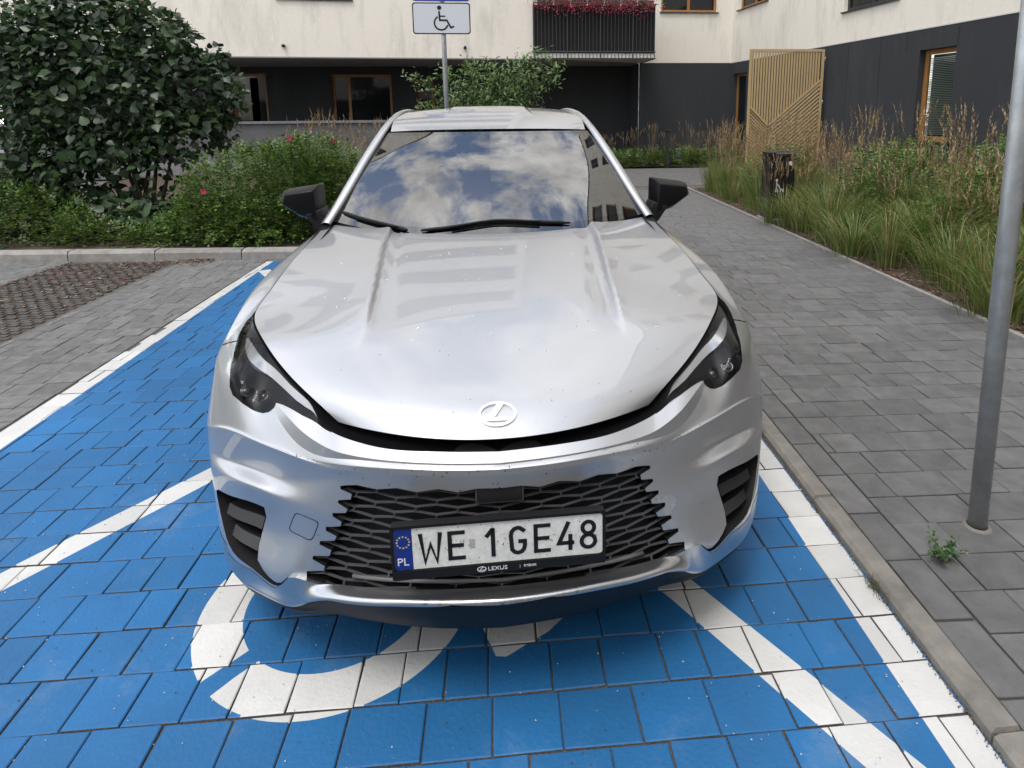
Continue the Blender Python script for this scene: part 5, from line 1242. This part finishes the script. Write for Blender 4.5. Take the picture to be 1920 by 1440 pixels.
# big dark shrub, left
sh_ = empty('leafy_shrub', (-4.85, 7.7, .07)); tag(sh_, 'tall dark shrub with broad heart-shaped leaves at the left edge', 'shrub')
E1 = [(-5.45, 8.1, 2.2, 1.25, 1.0, 1.05), (-4.55, 7.9, 2.05, .75, .75, .75), (-6.3, 8.0, 1.7, .9, .8, .9), (-4.35, 7.7, 1.45, .55, .5, .45), (-5.3, 7.6, 1.35, .75, .6, .5), (-4.9, 8.1, 2.75, .75, .6, .5), (-4.0, 7.75, 1.62, .42, .35, .22), (-5.9, 8.2, 2.8, .8, .7, .5), (-6.3, 7.7, 1.05, .8, .6, .5), (-5.7, 7.6, .85, .6, .45, .38), (-6.6, 8.2, 2.6, .8, .8, .8), (-4.75, 7.6, .98, .65, .45, .34)]
E1 += [(-5.2+1.5*math.cos(a)*random.uniform(.85, 1.05), 7.8+random.uniform(-.3, .3), 1.95+1.15*math.sin(a)*random.uniform(.85, 1.1), random.uniform(.16, .34), random.uniform(.18, .3), random.uniform(.14, .28)) for a in np.linspace(-.5, 2.6, 16)]
p, d = blob(10000, E1, .66); keep = ~((p[:, 2] < 1.0) & (p[:, 0] > -5.6) & (rng.random(len(p)) < .6)); p, d = p[keep], d[keep]
p2, d2 = blob(1500, [(-5.0, 7.4, .40, .75, .5, .32), (-4.4, 7.15, .32, .5, .4, .26), (-5.9, 7.5, .5, .7, .45, .4), (-3.9, 7.3, .45, .45, .4, .4)], .45); p = np.vstack([p, p2]); d = np.vstack([d, d2])
n = len(p); ax = d*.5+rdir(n)*.75+np.array([0, 0, -.45]); nr = d*.35+np.array([0, -.2, .7])+rdir(n)*.6; sz = .045+.11*rng.random(n)**1.2
order = np.argsort(np.linalg.norm(p-CAMP, axis=1)-.8*d@np.array([.5, -.85, 0])); p, ax, nr, sz = p[order], ax[order], nr[order], sz[order]
hm = [mesh('leaf', *leafcloud(np.zeros((1, 3)), np.array([[0, 1., 0]]), np.array([[0, 0, 1.]]), np.ones(1), HEART, HF), m_, None, True) for m_ in L_dk]
hme = [o.data for o in hm]
for o in hm: bpy.data.objects.remove(o)
iw = wm(sh_).inverted()
for i in range(300):
    a = Vector(ax[i]).normalized(); nn = Vector(nr[i]); nn = (nn-a*nn.dot(a)).normalized(); sd = a.cross(nn); M4 = Matrix((sd*sz[i], a*sz[i], nn*sz[i])).transposed().to_4x4(); M4.translation = Vector(p[i])
    o = bpy.data.objects.new('leaf', hme[i % 3]); COL.objects.link(o); o.parent = sh_; o.matrix_basis = iw @ M4
V, F = leafcloud(p[300:], ax[300:], nr[300:], sz[300:], HEART, HF); o = leafobj('foliage', V, F, 8, L_dk, sh_); tag(o, kind='stuff')
branches((-4.85, 7.65, .05), [(-5.6, 8.0, 2.4), (-4.6, 7.9, 2.3), (-5.2, 8.2, 2.9), (-4.3, 7.7, 1.7), (-6.2, 8.0, 2.0), (-5.0, 7.6, 1.8), (-4.6, 8.2, 2.8), (-5.5, 7.6, 1.4)], .035, 'stems', M_bark, sh_)
def rosebush(label, ells, n, base, flowers, sz0=.030, sz1=.055, name='rose_bush', mats=L_ro, group=None):
    o = empty(name, (*base, .06)); tag(o, label, 'bush', group)
    # leaflets in small sprays
    ns = n//7; p, d = blob(ns, ells, .70, .6); p[:, 2] = np.maximum(p[:, 2], .07)
    dirs = d*.8+rdir(ns)*.6+np.array([0, 0, .25]); dirs /= np.linalg.norm(dirs, axis=1)[:, None]
    P = []; A = []; Nn = []; S = []
    side = np.cross(dirs, [0, 0, 1.]); side /= np.maximum(np.linalg.norm(side, axis=1)[:, None], 1e-3); upn = np.cross(side, dirs)
    for k in range(7):
        s = rng.uniform(sz0, sz1, ns); t = (k//2)*.9; sg = 0 if k == 6 else (1 if k % 2 else -1)
        P.append(p+dirs*(s*t)[:, None]); A.append(dirs*(.45 if sg else 1)+side*sg*.9+rdir(ns)*.15); Nn.append(upn+np.array([0, -.2, .3])+rdir(ns)*.3); S.append(s)
    V, F = leafcloud(np.vstack(P), np.vstack(A), np.vstack(Nn), np.concatenate(S), DIA, DF); q = leafobj('foliage', V, F, 2, mats, o); tag(q, kind='stuff')
    tips = [e[:3]+np.array([0, 0, .0]) for e in np.array(ells)] + [np.array(e[:3])+rdir(1)[0]*np.array(e[3:6])*.8 for e in ells for _ in range(3)]
    branches((*base, .05), [t for t in tips if t[2] > .1], .014, 'stems', M_bark, o, .08)
    for (fx, fy, fz) in flowers:
        b = MB()
        for k in range(5):
            a = k*1.2566; c_, s_ = math.cos(a), math.sin(a); b.add([(fx, fy, fz), (fx+.026*c_-.016*s_, fy-.008, fz+.026*s_+.016*c_), (fx+.040*c_, fy-.004, fz+.040*s_), (fx+.026*c_+.016*s_, fy-.008, fz+.026*s_-.016*c_)], [(0, 1, 2, 3)])
        b.build('blossom', mat('magenta petal', (.42, .02, .08), .6), o)
    return o
rosebush('rounded light green rose bush between the dark shrub and the car', [(-2.95, 6.95, .62, 1.0, .75, .62), (-3.4, 6.75, .35, .7, .6, .35), (-2.45, 7.2, .85, .7, .65, .50), (-2.9, 6.5, .28, .55, .42, .30), (-2.2, 7.1, .6, .55, .6, .5), (-3.85, 6.62, .2, .45, .28, .22)], 46000, (-2.9, 7.0), [(-3.42, 6.28, .76), (-2.55, 6.85, 1.36), (-2.1, 7.2, 1.30)])
rosebush('low green rose bush at the left edge under the dark shrub', [(-6.1, 7.0, .35, .9, .6, .42), (-5.2, 6.75, .22, .35, .3, .24), (-6.6, 7.2, .5, .7, .6, .42), (-4.9, 6.65, .16, .5, .22, .18), (-4.3, 6.6, .12, .4, .2, .14)], 17000, (-6.0, 7.1), [])
# elder-like shrub behind the sign
el = empty('arching_shrub', (-.1, 11.2, .07)); tag(el, 'loose arching green shrub standing behind the sign pole', 'shrub')
P = []; A = []; Nn = []; b = MB()
tips = [(-1.5, 11, 2.35), (-1.2, 10.9, 1.85), (-.9, 11.2, 2.5), (-.4, 11, 2.55), (0, 11.2, 2.62), (.4, 10.9, 2.55), (.8, 11.2, 2.72), (1.15, 11, 2.85), (1.4, 11.2, 2.62), (1.2, 10.9, 2.2), (1.0, 11, 1.85), (.5, 10.7, 2.1), (-.1, 10.7, 2.1), (-.6, 10.7, 2.0), (-1.4, 10.8, 1.7), (.9, 10.7, 2.45), (.2, 10.6, 1.8), (-.3, 11.4, 2.6), (1.42, 11.0, 2.45), (.7, 11.5, 2.4), (0.6, 10.7, 1.75), (-.8, 10.8, 1.72), (.15, 10.8, 2.4), (-.55, 10.9, 2.3)]
for t in tips:
    a = Vector((-.1+random.uniform(-.2, .2), 11.2, .05)); t = Vector(t); mid = Vector((a.x*.7+t.x*.3, 11.1, t.z*.95)); Q = [(a*(1-q)**2+mid*2*q*(1-q)+t*q*q) for q in np.linspace(0, 1, 12)]
    b.tube(Q, [.018*(1-.85*q) for q in np.linspace(0, 1, 12)], 5, cap=False)
    for q in np.linspace(.3, 1, 26):
        pt = (a*(1-q)**2+mid*2*q*(1-q)+t*q*q); dv = ((mid-a)*(1-q)+(t-mid)*q).normalized()
        for k in range(9):
            P.append(np.array(pt)+rng.normal(size=3)*.09); A.append(np.array(dv)*.5+rdir(1)[0]*.8+np.array([0, 0, -.2])); Nn.append(np.array([0, -.3, .8])+rdir(1)[0]*.5)
V, F = leafcloud(np.array(P), np.array(A), np.array(Nn), rng.uniform(.07, .125, len(P)), [(x*.62, y, z) for x, y, z in OVAL], OF); q = leafobj('foliage', V, F, 6, L_el, el); tag(q, kind='stuff'); b.build('stems', M_bark, el, True)
# ------------------------------------------------------------------ grasses
def grassmesh(nb, hb, spread, ns, hs, plume, droop=1.0, wide=.007, lean=(0, 0)):
    """blades and plumed stems of one clump"""
    V = []; F = []; MI = []
    def ribbon(p0, dx, dy, h, reach, w, mi, seg=5):
        k = len(V); tw = random.uniform(0, 6.28)
        for i in range(seg+1):
            t = i/seg; x = p0[0]+dx*reach*t**1.6; y = p0[1]+dy*reach*t**1.6; z = h*(t-droop*.38*t**3); ww = w*(1-t**2)*.5+.0004
            V.append((x-dy*ww*math.cos(tw)-ww*.3, y+dx*ww*math.cos(tw)-ww*.3, z)); V.append((x+dy*ww*math.cos(tw)+ww*.3, y-dx*ww*math.cos(tw)+ww*.3, z))
        for i in range(seg): F.append((k+2*i, k+2*i+1, k+2*i+3, k+2*i+2)); MI.append(mi)
    for i in range(nb):
        a = random.uniform(0, 6.28); r_ = abs(random.gauss(0, spread*.35)); h = hb*random.uniform(.55, 1.15); ribbon((r_*math.cos(a), r_*math.sin(a)), math.cos(a), math.sin(a), h, spread*random.uniform(.5, 1.5), wide*random.uniform(.7, 1.3), random.choice([0, 0, 1, 1, 2, 2, 3]))
    V2 = []; F2 = []; M2 = []
    for i in range(ns):
        a = random.uniform(0, 6.28); r_ = abs(random.gauss(0, spread*.3)); h = hs*random.uniform(.75, 1.1); rc = spread*random.uniform(.1, .55)
        dx, dy = math.cos(a)+lean[0], math.sin(a)+lean[1]; x0, y0 = r_*math.cos(a), r_*math.sin(a); pts_ = []
        for t in np.linspace(0, 1, 6): pts_.append((x0+dx*rc*t**1.5, y0+dy*rc*t**1.5, h*t))
        k = len(V2)
        for x, y, z in pts_: V2.append((x-.0015, y, z)); V2.append((x+.0015, y, z))
        for j in range(5): F2.append((k+2*j, k+2*j+1, k+2*j+3, k+2*j+2)); M2.append(2)
        L_ = plume*random.uniform(.7, 1.2); e = Vector(pts_[-1]); dv = (e-Vector(pts_[-2])).normalized(); bend = Vector((dx, dy, -.2))*random.uniform(0, .25)
        mi = random.randint(0, 2)
        for c in range(16):      # ragged spikelets up the axis
            t = c/15; q = e+dv*(t-.35)*L_+bend*(t*t*L_); wv = .011*math.sin(math.pi*min(1, .15+t*.85))+.002; an = random.uniform(0, 6.28); ox = Vector((math.cos(an), math.sin(an), .9))*wv*1.6; sd = Vector((-math.sin(an), math.cos(an), 0))*wv*.5
            k = len(V2); V2.extend([q-dv*.008, q+ox*.5+sd, q+ox+dv*.014, q+ox*.5-sd]); F2.append((k, k+1, k+2, k+3)); M2.append(mi)
    return (V, F, MI), (V2, F2, M2)
PROTO = []
for kind in range(6):
    if kind < 3: gm = grassmesh(230, .95, .28, 20, 1.25, .26, .75, .0068, (random.uniform(-.3, .3), -.2))
    elif kind < 5: gm = grassmesh(300, .86, .46, 5, 1.12, .22, 1.1, .010)
    else: gm = grassmesh(110, .55, .28, 20, .95, .17, .9, .006)
    A_ = mesh('blades', gm[0][0], gm[0][1], L_gr, None, True, gm[0][2]); B_ = mesh('plumes', gm[1][0], gm[1][1], L_pl, None, True, gm[1][2]); PROTO.append((A_.data, B_.data)); bpy.data.objects.remove(A_); bpy.data.objects.remove(B_)
def clump(x, y, kind, s=1.0, label=None, group=None, z=.06):
    o = empty('grass_clump', (x, y, z), random.uniform(0, 6.28)); sx = s*random.uniform(.9, 1.1); o.scale = (sx, sx, s*random.uniform(.92, 1.08)); tag(o, label, 'grass', group)
    for nm, me in zip(('blades', 'plumes'), PROTO[kind]):
        c = bpy.data.objects.new(nm, me); COL.objects.link(c); c.parent = o; c['kind'] = 'stuff'
    return o
for x, y, s in ((-2.75, 9.3, 1.15), (-2.35, 8.9, 1.12), (-1.95, 9.2, 1.10), (-2.1, 8.5, 1.05), (-3.2, 9.5, 1.1), (-1.6, 9.0, 1.0), (-3.7, 9.6, 1.0)): clump(x, y, random.randint(0, 2), s, 'tan plumed grass clump rising behind the light green rose bush', 'grass clumps behind the rose bush')
x = 2.4
while x < 7.9:
    clump(x, 17.3+random.uniform(-.25, .3), random.choice([0, 1, 2, 5]), random.uniform(.72, .95), 'feathery grass clump along the dark wall beyond the path', 'grass clumps along the back wall'); x += random.uniform(.32, .5)
rosebush('low green ground cover along the far end of the path', [(x, 17.1, .2, .5, .3, .32) for x in np.arange(3.0, 8.0, .45)], 9000, (5.3, 17.2), [], .05, .08, name='ground_cover_bush')
# mass of grass and roses in the right bed
y = 10.9
while y > 2.4:
    for row in range(5):
        x = PX(y)+.30+row*.50+random.uniform(-.15, .15); yy = y+random.uniform(-.2, .2)
        if abs(x-4.25) < .45 and abs(yy-7.25) < .42: continue
        if y > 6.8:
            kd = random.choice([0, 1, 2, 0, 1]) if row else random.choice([5, 0, 2]); s = random.uniform(.82, 1.05)*(.8 if row > 2 else 1)
            clump(x, yy, kd, s, 'plumed grass clump in the bed beyond the black bin' if yy > 7.4 else 'plumed grass clump in the bed just before the black bin', 'far grasses of the right bed' if yy > 7.4 else 'middle grasses of the right bed')
        else:
            kd = random.choice([3, 4, 0]) if row < 2 else random.choice([3, 0, 1, 2, 4]); s = (random.uniform(.9, 1.12) if row else random.uniform(.7, .95))*(.78 if row > 2 else 1)
            clump(x, yy, kd, s, 'lush arching green grass clump near the galvanised pole', 'near grasses of the right bed')
    y -= .46
for (x, y, z), lb, fl in (((5.0, 8.6, .55), 'green rose bush beyond the black bin among the grasses', []), ((5.2, 6.2, .62), 'green rose bush just right of the black bin', []), ((6.2, 5.4, .75), 'green rose bush with a red bloom below the blind window', [(6.05, 4.9, 1.38)]), ((5.2, 4.4, .52), 'low green rose bush beside the galvanised pole', []), ((6.2, 7.2, .7), 'green rose bush deep in the bed before the slatted gate leaf', [])):
    rosebush(lb, [(x, y, z, .7, .6, .5), (x+.3, y+.3, z*.7, .6, .5, .4)], 8000, (x, y), fl, .03, .055)
# ------------------------------------------------------------------ street furniture
M_galv = mat('galvanised steel', (.40, .42, .43), .42, .55, var=.18, scale=14, bump=.15, bscale=120)
pl = empty('galvanised_pole', (1.845, .553, ZP)); tag(pl, 'bare galvanised steel pole on the footpath at the right edge', 'pole')
b = MB(); b.tube([(1.845, .553, ZP-.03), (1.822, .553, 1.5), (1.80, .553, 3.1)], .0325, 24); b.build('tube', M_galv, pl, True)
b = MB(); b.lathe([(.034, 0), (.034, .01), (.001, .014)], 'Z', 20, (1.80, .553, 3.1)); b.build('pole_cap', M_blackp, pl, True)
b = MB(); b.lathe([(.036, .004), (.046, .003), (.05, -.004)], 'Z', 20, (1.845, .553, ZP+.002)); b.build('foot_mortar', M_kerb, pl, True)
sg = empty('parking_sign', (-.53, 6.6, .07)); tag(sg, 'parking sign with wheelchair plate on a grey pole behind the car', 'sign')
b = MB(); b.tube([(-.515, 6.6, 0), (-.53, 6.6, 2.5), (-.54, 6.6, 3.75)], .030, 20); b.build('sign_post', M_galv, sg, True)
M_sgw = mat('sign white', (.62, .64, .68), .4); M_sgk = mat('sign black', (.008, .008, .009), .4); M_sgb = mat('sign blue', (.01, .06, .38), .4); M_sgg = mat('sign back grey', (.3, .3, .31), .5)
def SF(x, y, z): return (-.546+x, 6.562-z, 2.807+y)
b = MB(); b.prism(rrect(-.352, -.187, .352, .187, .035), -.004, 0, fn=SF); pltm = b.build('wheelchair_plate', M_sgk, sg)
b = MB(); b.prism(rrect(-.338, -.173, .338, .173, .028), .0005, .0015, fn=SF); b.build('plate_face', M_sgw, pltm)
q = .00217; cvt = lambda x, y: ((x-561)*q, (108-y)*q)
b = MB(); Pw = lambda x, y, z: SF(x, y, z)
b.prism([(cvt(550, 50)[0]+.027*math.cos(R(a)), cvt(550, 50)[1]+.027*math.sin(R(a))) for a in range(0, 360, 20)], .002, .003, fn=Pw)
for L_, w_ in (([(548, 68), (551, 118), (590, 118), (612, 158), (630, 151)], .022), ([(550, 96), (582, 96)], .016)): stroke(b, [cvt(*z) for z in L_], w_, Pw, .002, .003)
stroke(b, [(cvt(558, 133)[0]+.082*math.cos(R(a)), cvt(558, 133)[1]+.082*math.sin(R(a))) for a in range(118, 352, 9)], .020, Pw, .002, .003)
b.build('wheelchair_symbol', M_sgk, pltm)
def SD(x, y, z): return (-.546+x, 6.562-z, 3.36+y)
b = MB(); b.prism(rrect(-.352, -.352, .352, .352, .04), -.004, 0, fn=SD); dp = b.build('parking_plate', M_sgg, sg)
b = MB(); b.prism(rrect(-.350, -.350, .350, .350, .04), .0005, .0015, fn=SD); b.build('plate_face', M_sgb, dp)
b = MB(); stroke(b, [(-.12, -.25), (-.12, .24), (.03, .24), (.10, .21), (.135, .13), (.10, .05), (.03, .02), (-.12, .02)], .075, SD, .002, .003); b.build('letter_p', mat('sign letter white', (.8, .8, .8), .4), dp)
b = MB()
for z in (2.74, 2.9, 3.2, 3.55): b.box((-.60, 6.566, z-.012), (-.47, 6.60, z+.012))
b.build('sign_clamp', M_galv, sg)
# dog-waste bin
bn = empty('dog_waste_bin', (4.24, 7.2, .05)); clump(3.99, 6.98, 5, .9, 'small grass clump at the left front corner of the black bin', 'grass at the bin foot'); clump(4.42, 6.86, 5, 1.05, 'small grass clump leaning in front of the right side of the black bin', 'grass at the bin foot'); tag(bn, 'slim black waste bin half hidden in grass beside the footpath', 'bin')
M_bin = mat('black powder coat', (.010, .010, .011), .35, coat=.2)
b = MB(); b.box((4.06, 7.17, .09), (4.43, 7.45, .98), b=.012); b.build('bin_body', M_bin, bn)
b = MB(); b.box((4.058, 7.165, .984), (4.432, 7.452, 1.075), b=.02); hd = b.build('bin_hood', M_bin, bn)
b = MB(); b.box((4.13, 7.160, 1.035), (4.40, 7.164, 1.058)); b.build('disposal_slot', mat('slot grey', (.16, .16, .165), .4), hd)
b = MB(); b.box((4.09, 7.162, .15), (4.40, 7.169, .74), b=.002); dr = b.build('bin_door', M_bin, bn)
b = MB(); b.tube([(4.36, 7.168, .90), (4.36, 7.158, .90)], .032, 20); b.build('round_sticker', mat('sticker grey', (.55, .55, .55), .5), bn)
b = MB(); BF = lambda x, y, z: (4.16+x, 7.161-z, .58+y)
b.prism([(.02*math.cos(R(a)), .075+.02*math.sin(R(a))) for a in range(0, 360, 30)], 0, .001, fn=BF)
for L_ in ([(0, .05), (0, -.03), (-.02, -.10)], [(0, -.03), (.02, -.10)], [(0, .03), (.035, -.01), (.06, -.05)], [(.06, -.06), (.10, -.06), (.10, -.10)], [(.06, -.06), (.06, -.10)]): stroke(b, L_, .014, BF, 0, .001)
b.build('dog_walker_symbol', mat('symbol white', (.7, .7, .7), .5), dr)
b = MB(); b.box((4.03, 7.12, .03), (4.47, 7.5, .088), b=.006); b.build('bin_plinth', M_lkerb, bn)
# bollard lamp
bo = empty('bollard_light', (5.32, 16.75, .05)); tag(bo, 'thin dark bollard light at the far end of the path', 'bollard')
b = MB(); b.box((5.28, 16.71, .03), (5.37, 16.80, 1.13), b=.004); b.build('bollard_post', M_anth, bo)
b = MB(); b.box((5.255, 16.68, 1.132), (5.42, 16.82, 1.17), b=.006); b.build('bollard_head', M_anth, bo)
# slatted tan shutter standing open
FL = Frame((6.72, 14.32), (8.72, 14.30)); lt = empty('slatted_screen', (7.7, 14.3, .05)); tag(lt, 'tan slatted gate leaf standing open against the dark wall', 'gate')
LW = FL.L; zt = 3.245; z0_ = .12
def lbar(a, b_, w, nm, o=0, par=lt):
    m_ = MB(); m_.bar(FL.P(a[0], a[1], o), FL.P(b_[0], b_[1], o), w, .03, up=tuple(FL.n)); m_.build(nm, M_tan, par)
for a, b_ in (((.03, z0_), (.03, zt)), ((LW-.03, z0_), (LW-.03, zt)), ((.06, zt-.03), (LW-.06, zt-.03)), ((.06, z0_+.03), (LW-.06, z0_+.03))): lbar(a, b_, .065, 'screen_frame', .01)
apex = (.58, 1.30)     # where the three slat fields meet
ldiag = lambda s: 1.80+(apex[1]-1.80)*(s-.06)/(apex[0]-.06)
rdiag = lambda s: apex[1]+(2.46-apex[1])*(s-apex[0])/(LW-.06-apex[0])
k = 0; s = .105
while s < LW-.08:
    zb_ = ldiag(s) if s < apex[0] else rdiag(s)
    lbar((s, zb_+.02), (s, zt-.06), .042, 'slat'); s += .0735
lbar((.06, 1.80), apex, .05, 'screen_brace', .006); lbar(apex, (LW-.06, 2.46), .05, 'screen_brace', .006)
for i in range(1, 16):
    dz = .105*i; a = (apex[0]-.0*dz, apex[1]-dz); e = 2.46-dz
    sx0 = apex[0]+.02
    zs, ze = rdiag(sx0)-dz, 2.46-dz
    s0_, s1_ = sx0, LW-.07
    if ze < z0_+.06: break
    if zs < z0_+.06: s0_ = sx0+(z0_+.06-zs)/(ze-zs)*(s1_-sx0); zs = z0_+.06
    lbar((s0_, zs), (s1_, ze), .042, 'slat')
for i in range(1, 22):
    dz = .085*i; zs = 1.80-dz; s0_ = .07; # falling slats run on past the apex to the frame foot
    s1_ = apex[0]+min(.62, .05*i); ze = ldiag(apex[0])-dz-(apex[1]-1.80)/(apex[0]-.06)*0-(s1_-apex[0])*.95
    if zs < z0_+.1: break
    if ze < z0_+.06: s1_ = s0_+(zs-z0_-.06)/(zs-ze)*(s1_-s0_); ze = z0_+.06
    lbar((s0_, zs), (s1_, ze), .038, 'slat', -.034)
for z in (3.0, 1.9, .6):
    b = MB(); b.tube([FL.P(LW+.03, z-.05, 0), FL.P(LW+.03, z+.05, 0)], .018, 10); b.build('hinge', M_galv, lt, True)
# geraniums along the balcony rail
for k in range(7):
    s = .35+k*.52; c0 = np.array(FBal.P(s, 4.98, .16)); fl = empty('flower_trough', tuple(c0)); tag(fl, ['leftmost', 'second from left', 'third from left', 'middle', 'third from right', 'second from right', 'rightmost'][k]+' trough of pink flowers hung on the balcony rail', 'flowers', 'balcony flower troughs')
    b = MB(); fbox(b, FBal, s-.23, s+.23, 4.90, 5.06, .06, .22); b.build('trough', M_anth, fl)
    n = 300; p = c0+rng.normal(size=(n, 3))*np.array([.22, .07, .10])+np.array([0, 0, .05]); V, F = leafcloud(p, rdir(n)+np.array([0, -.3, -.3]), rdir(n)+np.array([0, -.6, .4]), rng.uniform(.03, .06, n), DIA, DF); q = leafobj('leaves', V, F, 2, L_ro, fl); tag(q, kind='stuff')
    p = c0+rng.normal(size=(n, 3))*np.array([.24, .06, .13])+np.array([0, -.06, -.05]); V, F = leafcloud(p, rdir(n)+np.array([0, -.4, .2]), rdir(n)+np.array([0, -1, .3]), rng.uniform(.025, .05, n), DIA, DF); q = leafobj('blossoms', V, F, 2, [mat('pink petal', (.60, .04, .12), .6), mat('rose petal', (.70, .12, .20), .6), mat('red petal', (.50, .02, .06), .6)], fl); tag(q, kind='stuff')
# weed in the paving joint
wd = empty('paving_weed', (1.57, .40, ZP)); tag(wd, 'small green weed growing from a joint near the pole foot', 'weed')
b = MB(); P = []; A = []
for k in range(12):
    a = random.uniform(0, 6.28); L_ = random.uniform(.04, .10); base = Vector((1.575, .40, ZP)); e = base+Vector((math.cos(a)*L_*.8-.01, math.sin(a)*L_*.9, random.uniform(.02, .07))); b.tube([base, base.lerp(e, .5)+Vector((0, 0, .02)), e], [.0016, .0014, .0008], 4)
    for q in np.linspace(.25, 1, 9):
        for _ in range(2): P.append(np.array(base.lerp(e, q))+rng.normal(size=3)*.006+np.array([0, 0, .012])); A.append(rdir(1)[0]+np.array([0, 0, .15]))
b.build('stems', M_stem, wd, True); V, F = leafcloud(np.array(P), np.array(A), np.array([0, 0, 1.])+rdir(len(P))*.3, rng.uniform(.012, .024, len(P)), OVAL, OF); q = leafobj('leaflets', V, F, 6, [leafmat('weed leaf', (.05, .11, .035)), leafmat('weed leaf b', (.07, .13, .05))], wd); tag(q, kind='stuff')
# dry tuft in the kerb joint
b = MB()
for k in range(60):
    a = random.uniform(0, 6.28); x0 = KX(.32)-.006+random.gauss(0, .012); y0 = .32+random.gauss(0, .03); L_ = random.uniform(.015, .05); b.tube([(x0, y0, 0), (x0+math.cos(a)*L_*.4, y0+math.sin(a)*L_*.4, L_*.6), (x0+math.cos(a)*L_, y0+math.sin(a)*L_, L_*.5)], [.001, .0009, .0004], 3, mi=k % 2)
tag(b.build('dry_tuft', [mat('dry moss', (.10, .085, .05), .9), mat('dry moss green', (.07, .085, .03), .9)]), 'tuft of dry moss growing at the kerb joint beside the white line', 'tuft')

# added unseen block behind the camera, darkens what the car front reflects
ob = empty('reflection_block', (0, -19, 0)); tag(ob, 'white apartment block added out of view to darken reflections in the car', 'building')
FQ = Frame((16, -19), (-22, -19)); qops = [(q, q+2.2, z, z+1.7) for z in (1.0, 4.2, 7.2, 10.2, 13.2) for q in range(2, 36, 5)]
panel('upper_wall', FQ, 0, FQ.L, 3.3, 16, M_wst, [q for q in qops if q[2] > 3.3], parent=ob); panel('ground_floor_wall', FQ, 0, FQ.L, 0, 3.3, M_dst, [q for q in qops if q[2] < 3.3], parent=ob)
for a, b_, c, d in qops:
    b = MB(); fbox(b, FQ, a, b_, c, d, -.17, -.14); b.build('window', M_pane, ob)
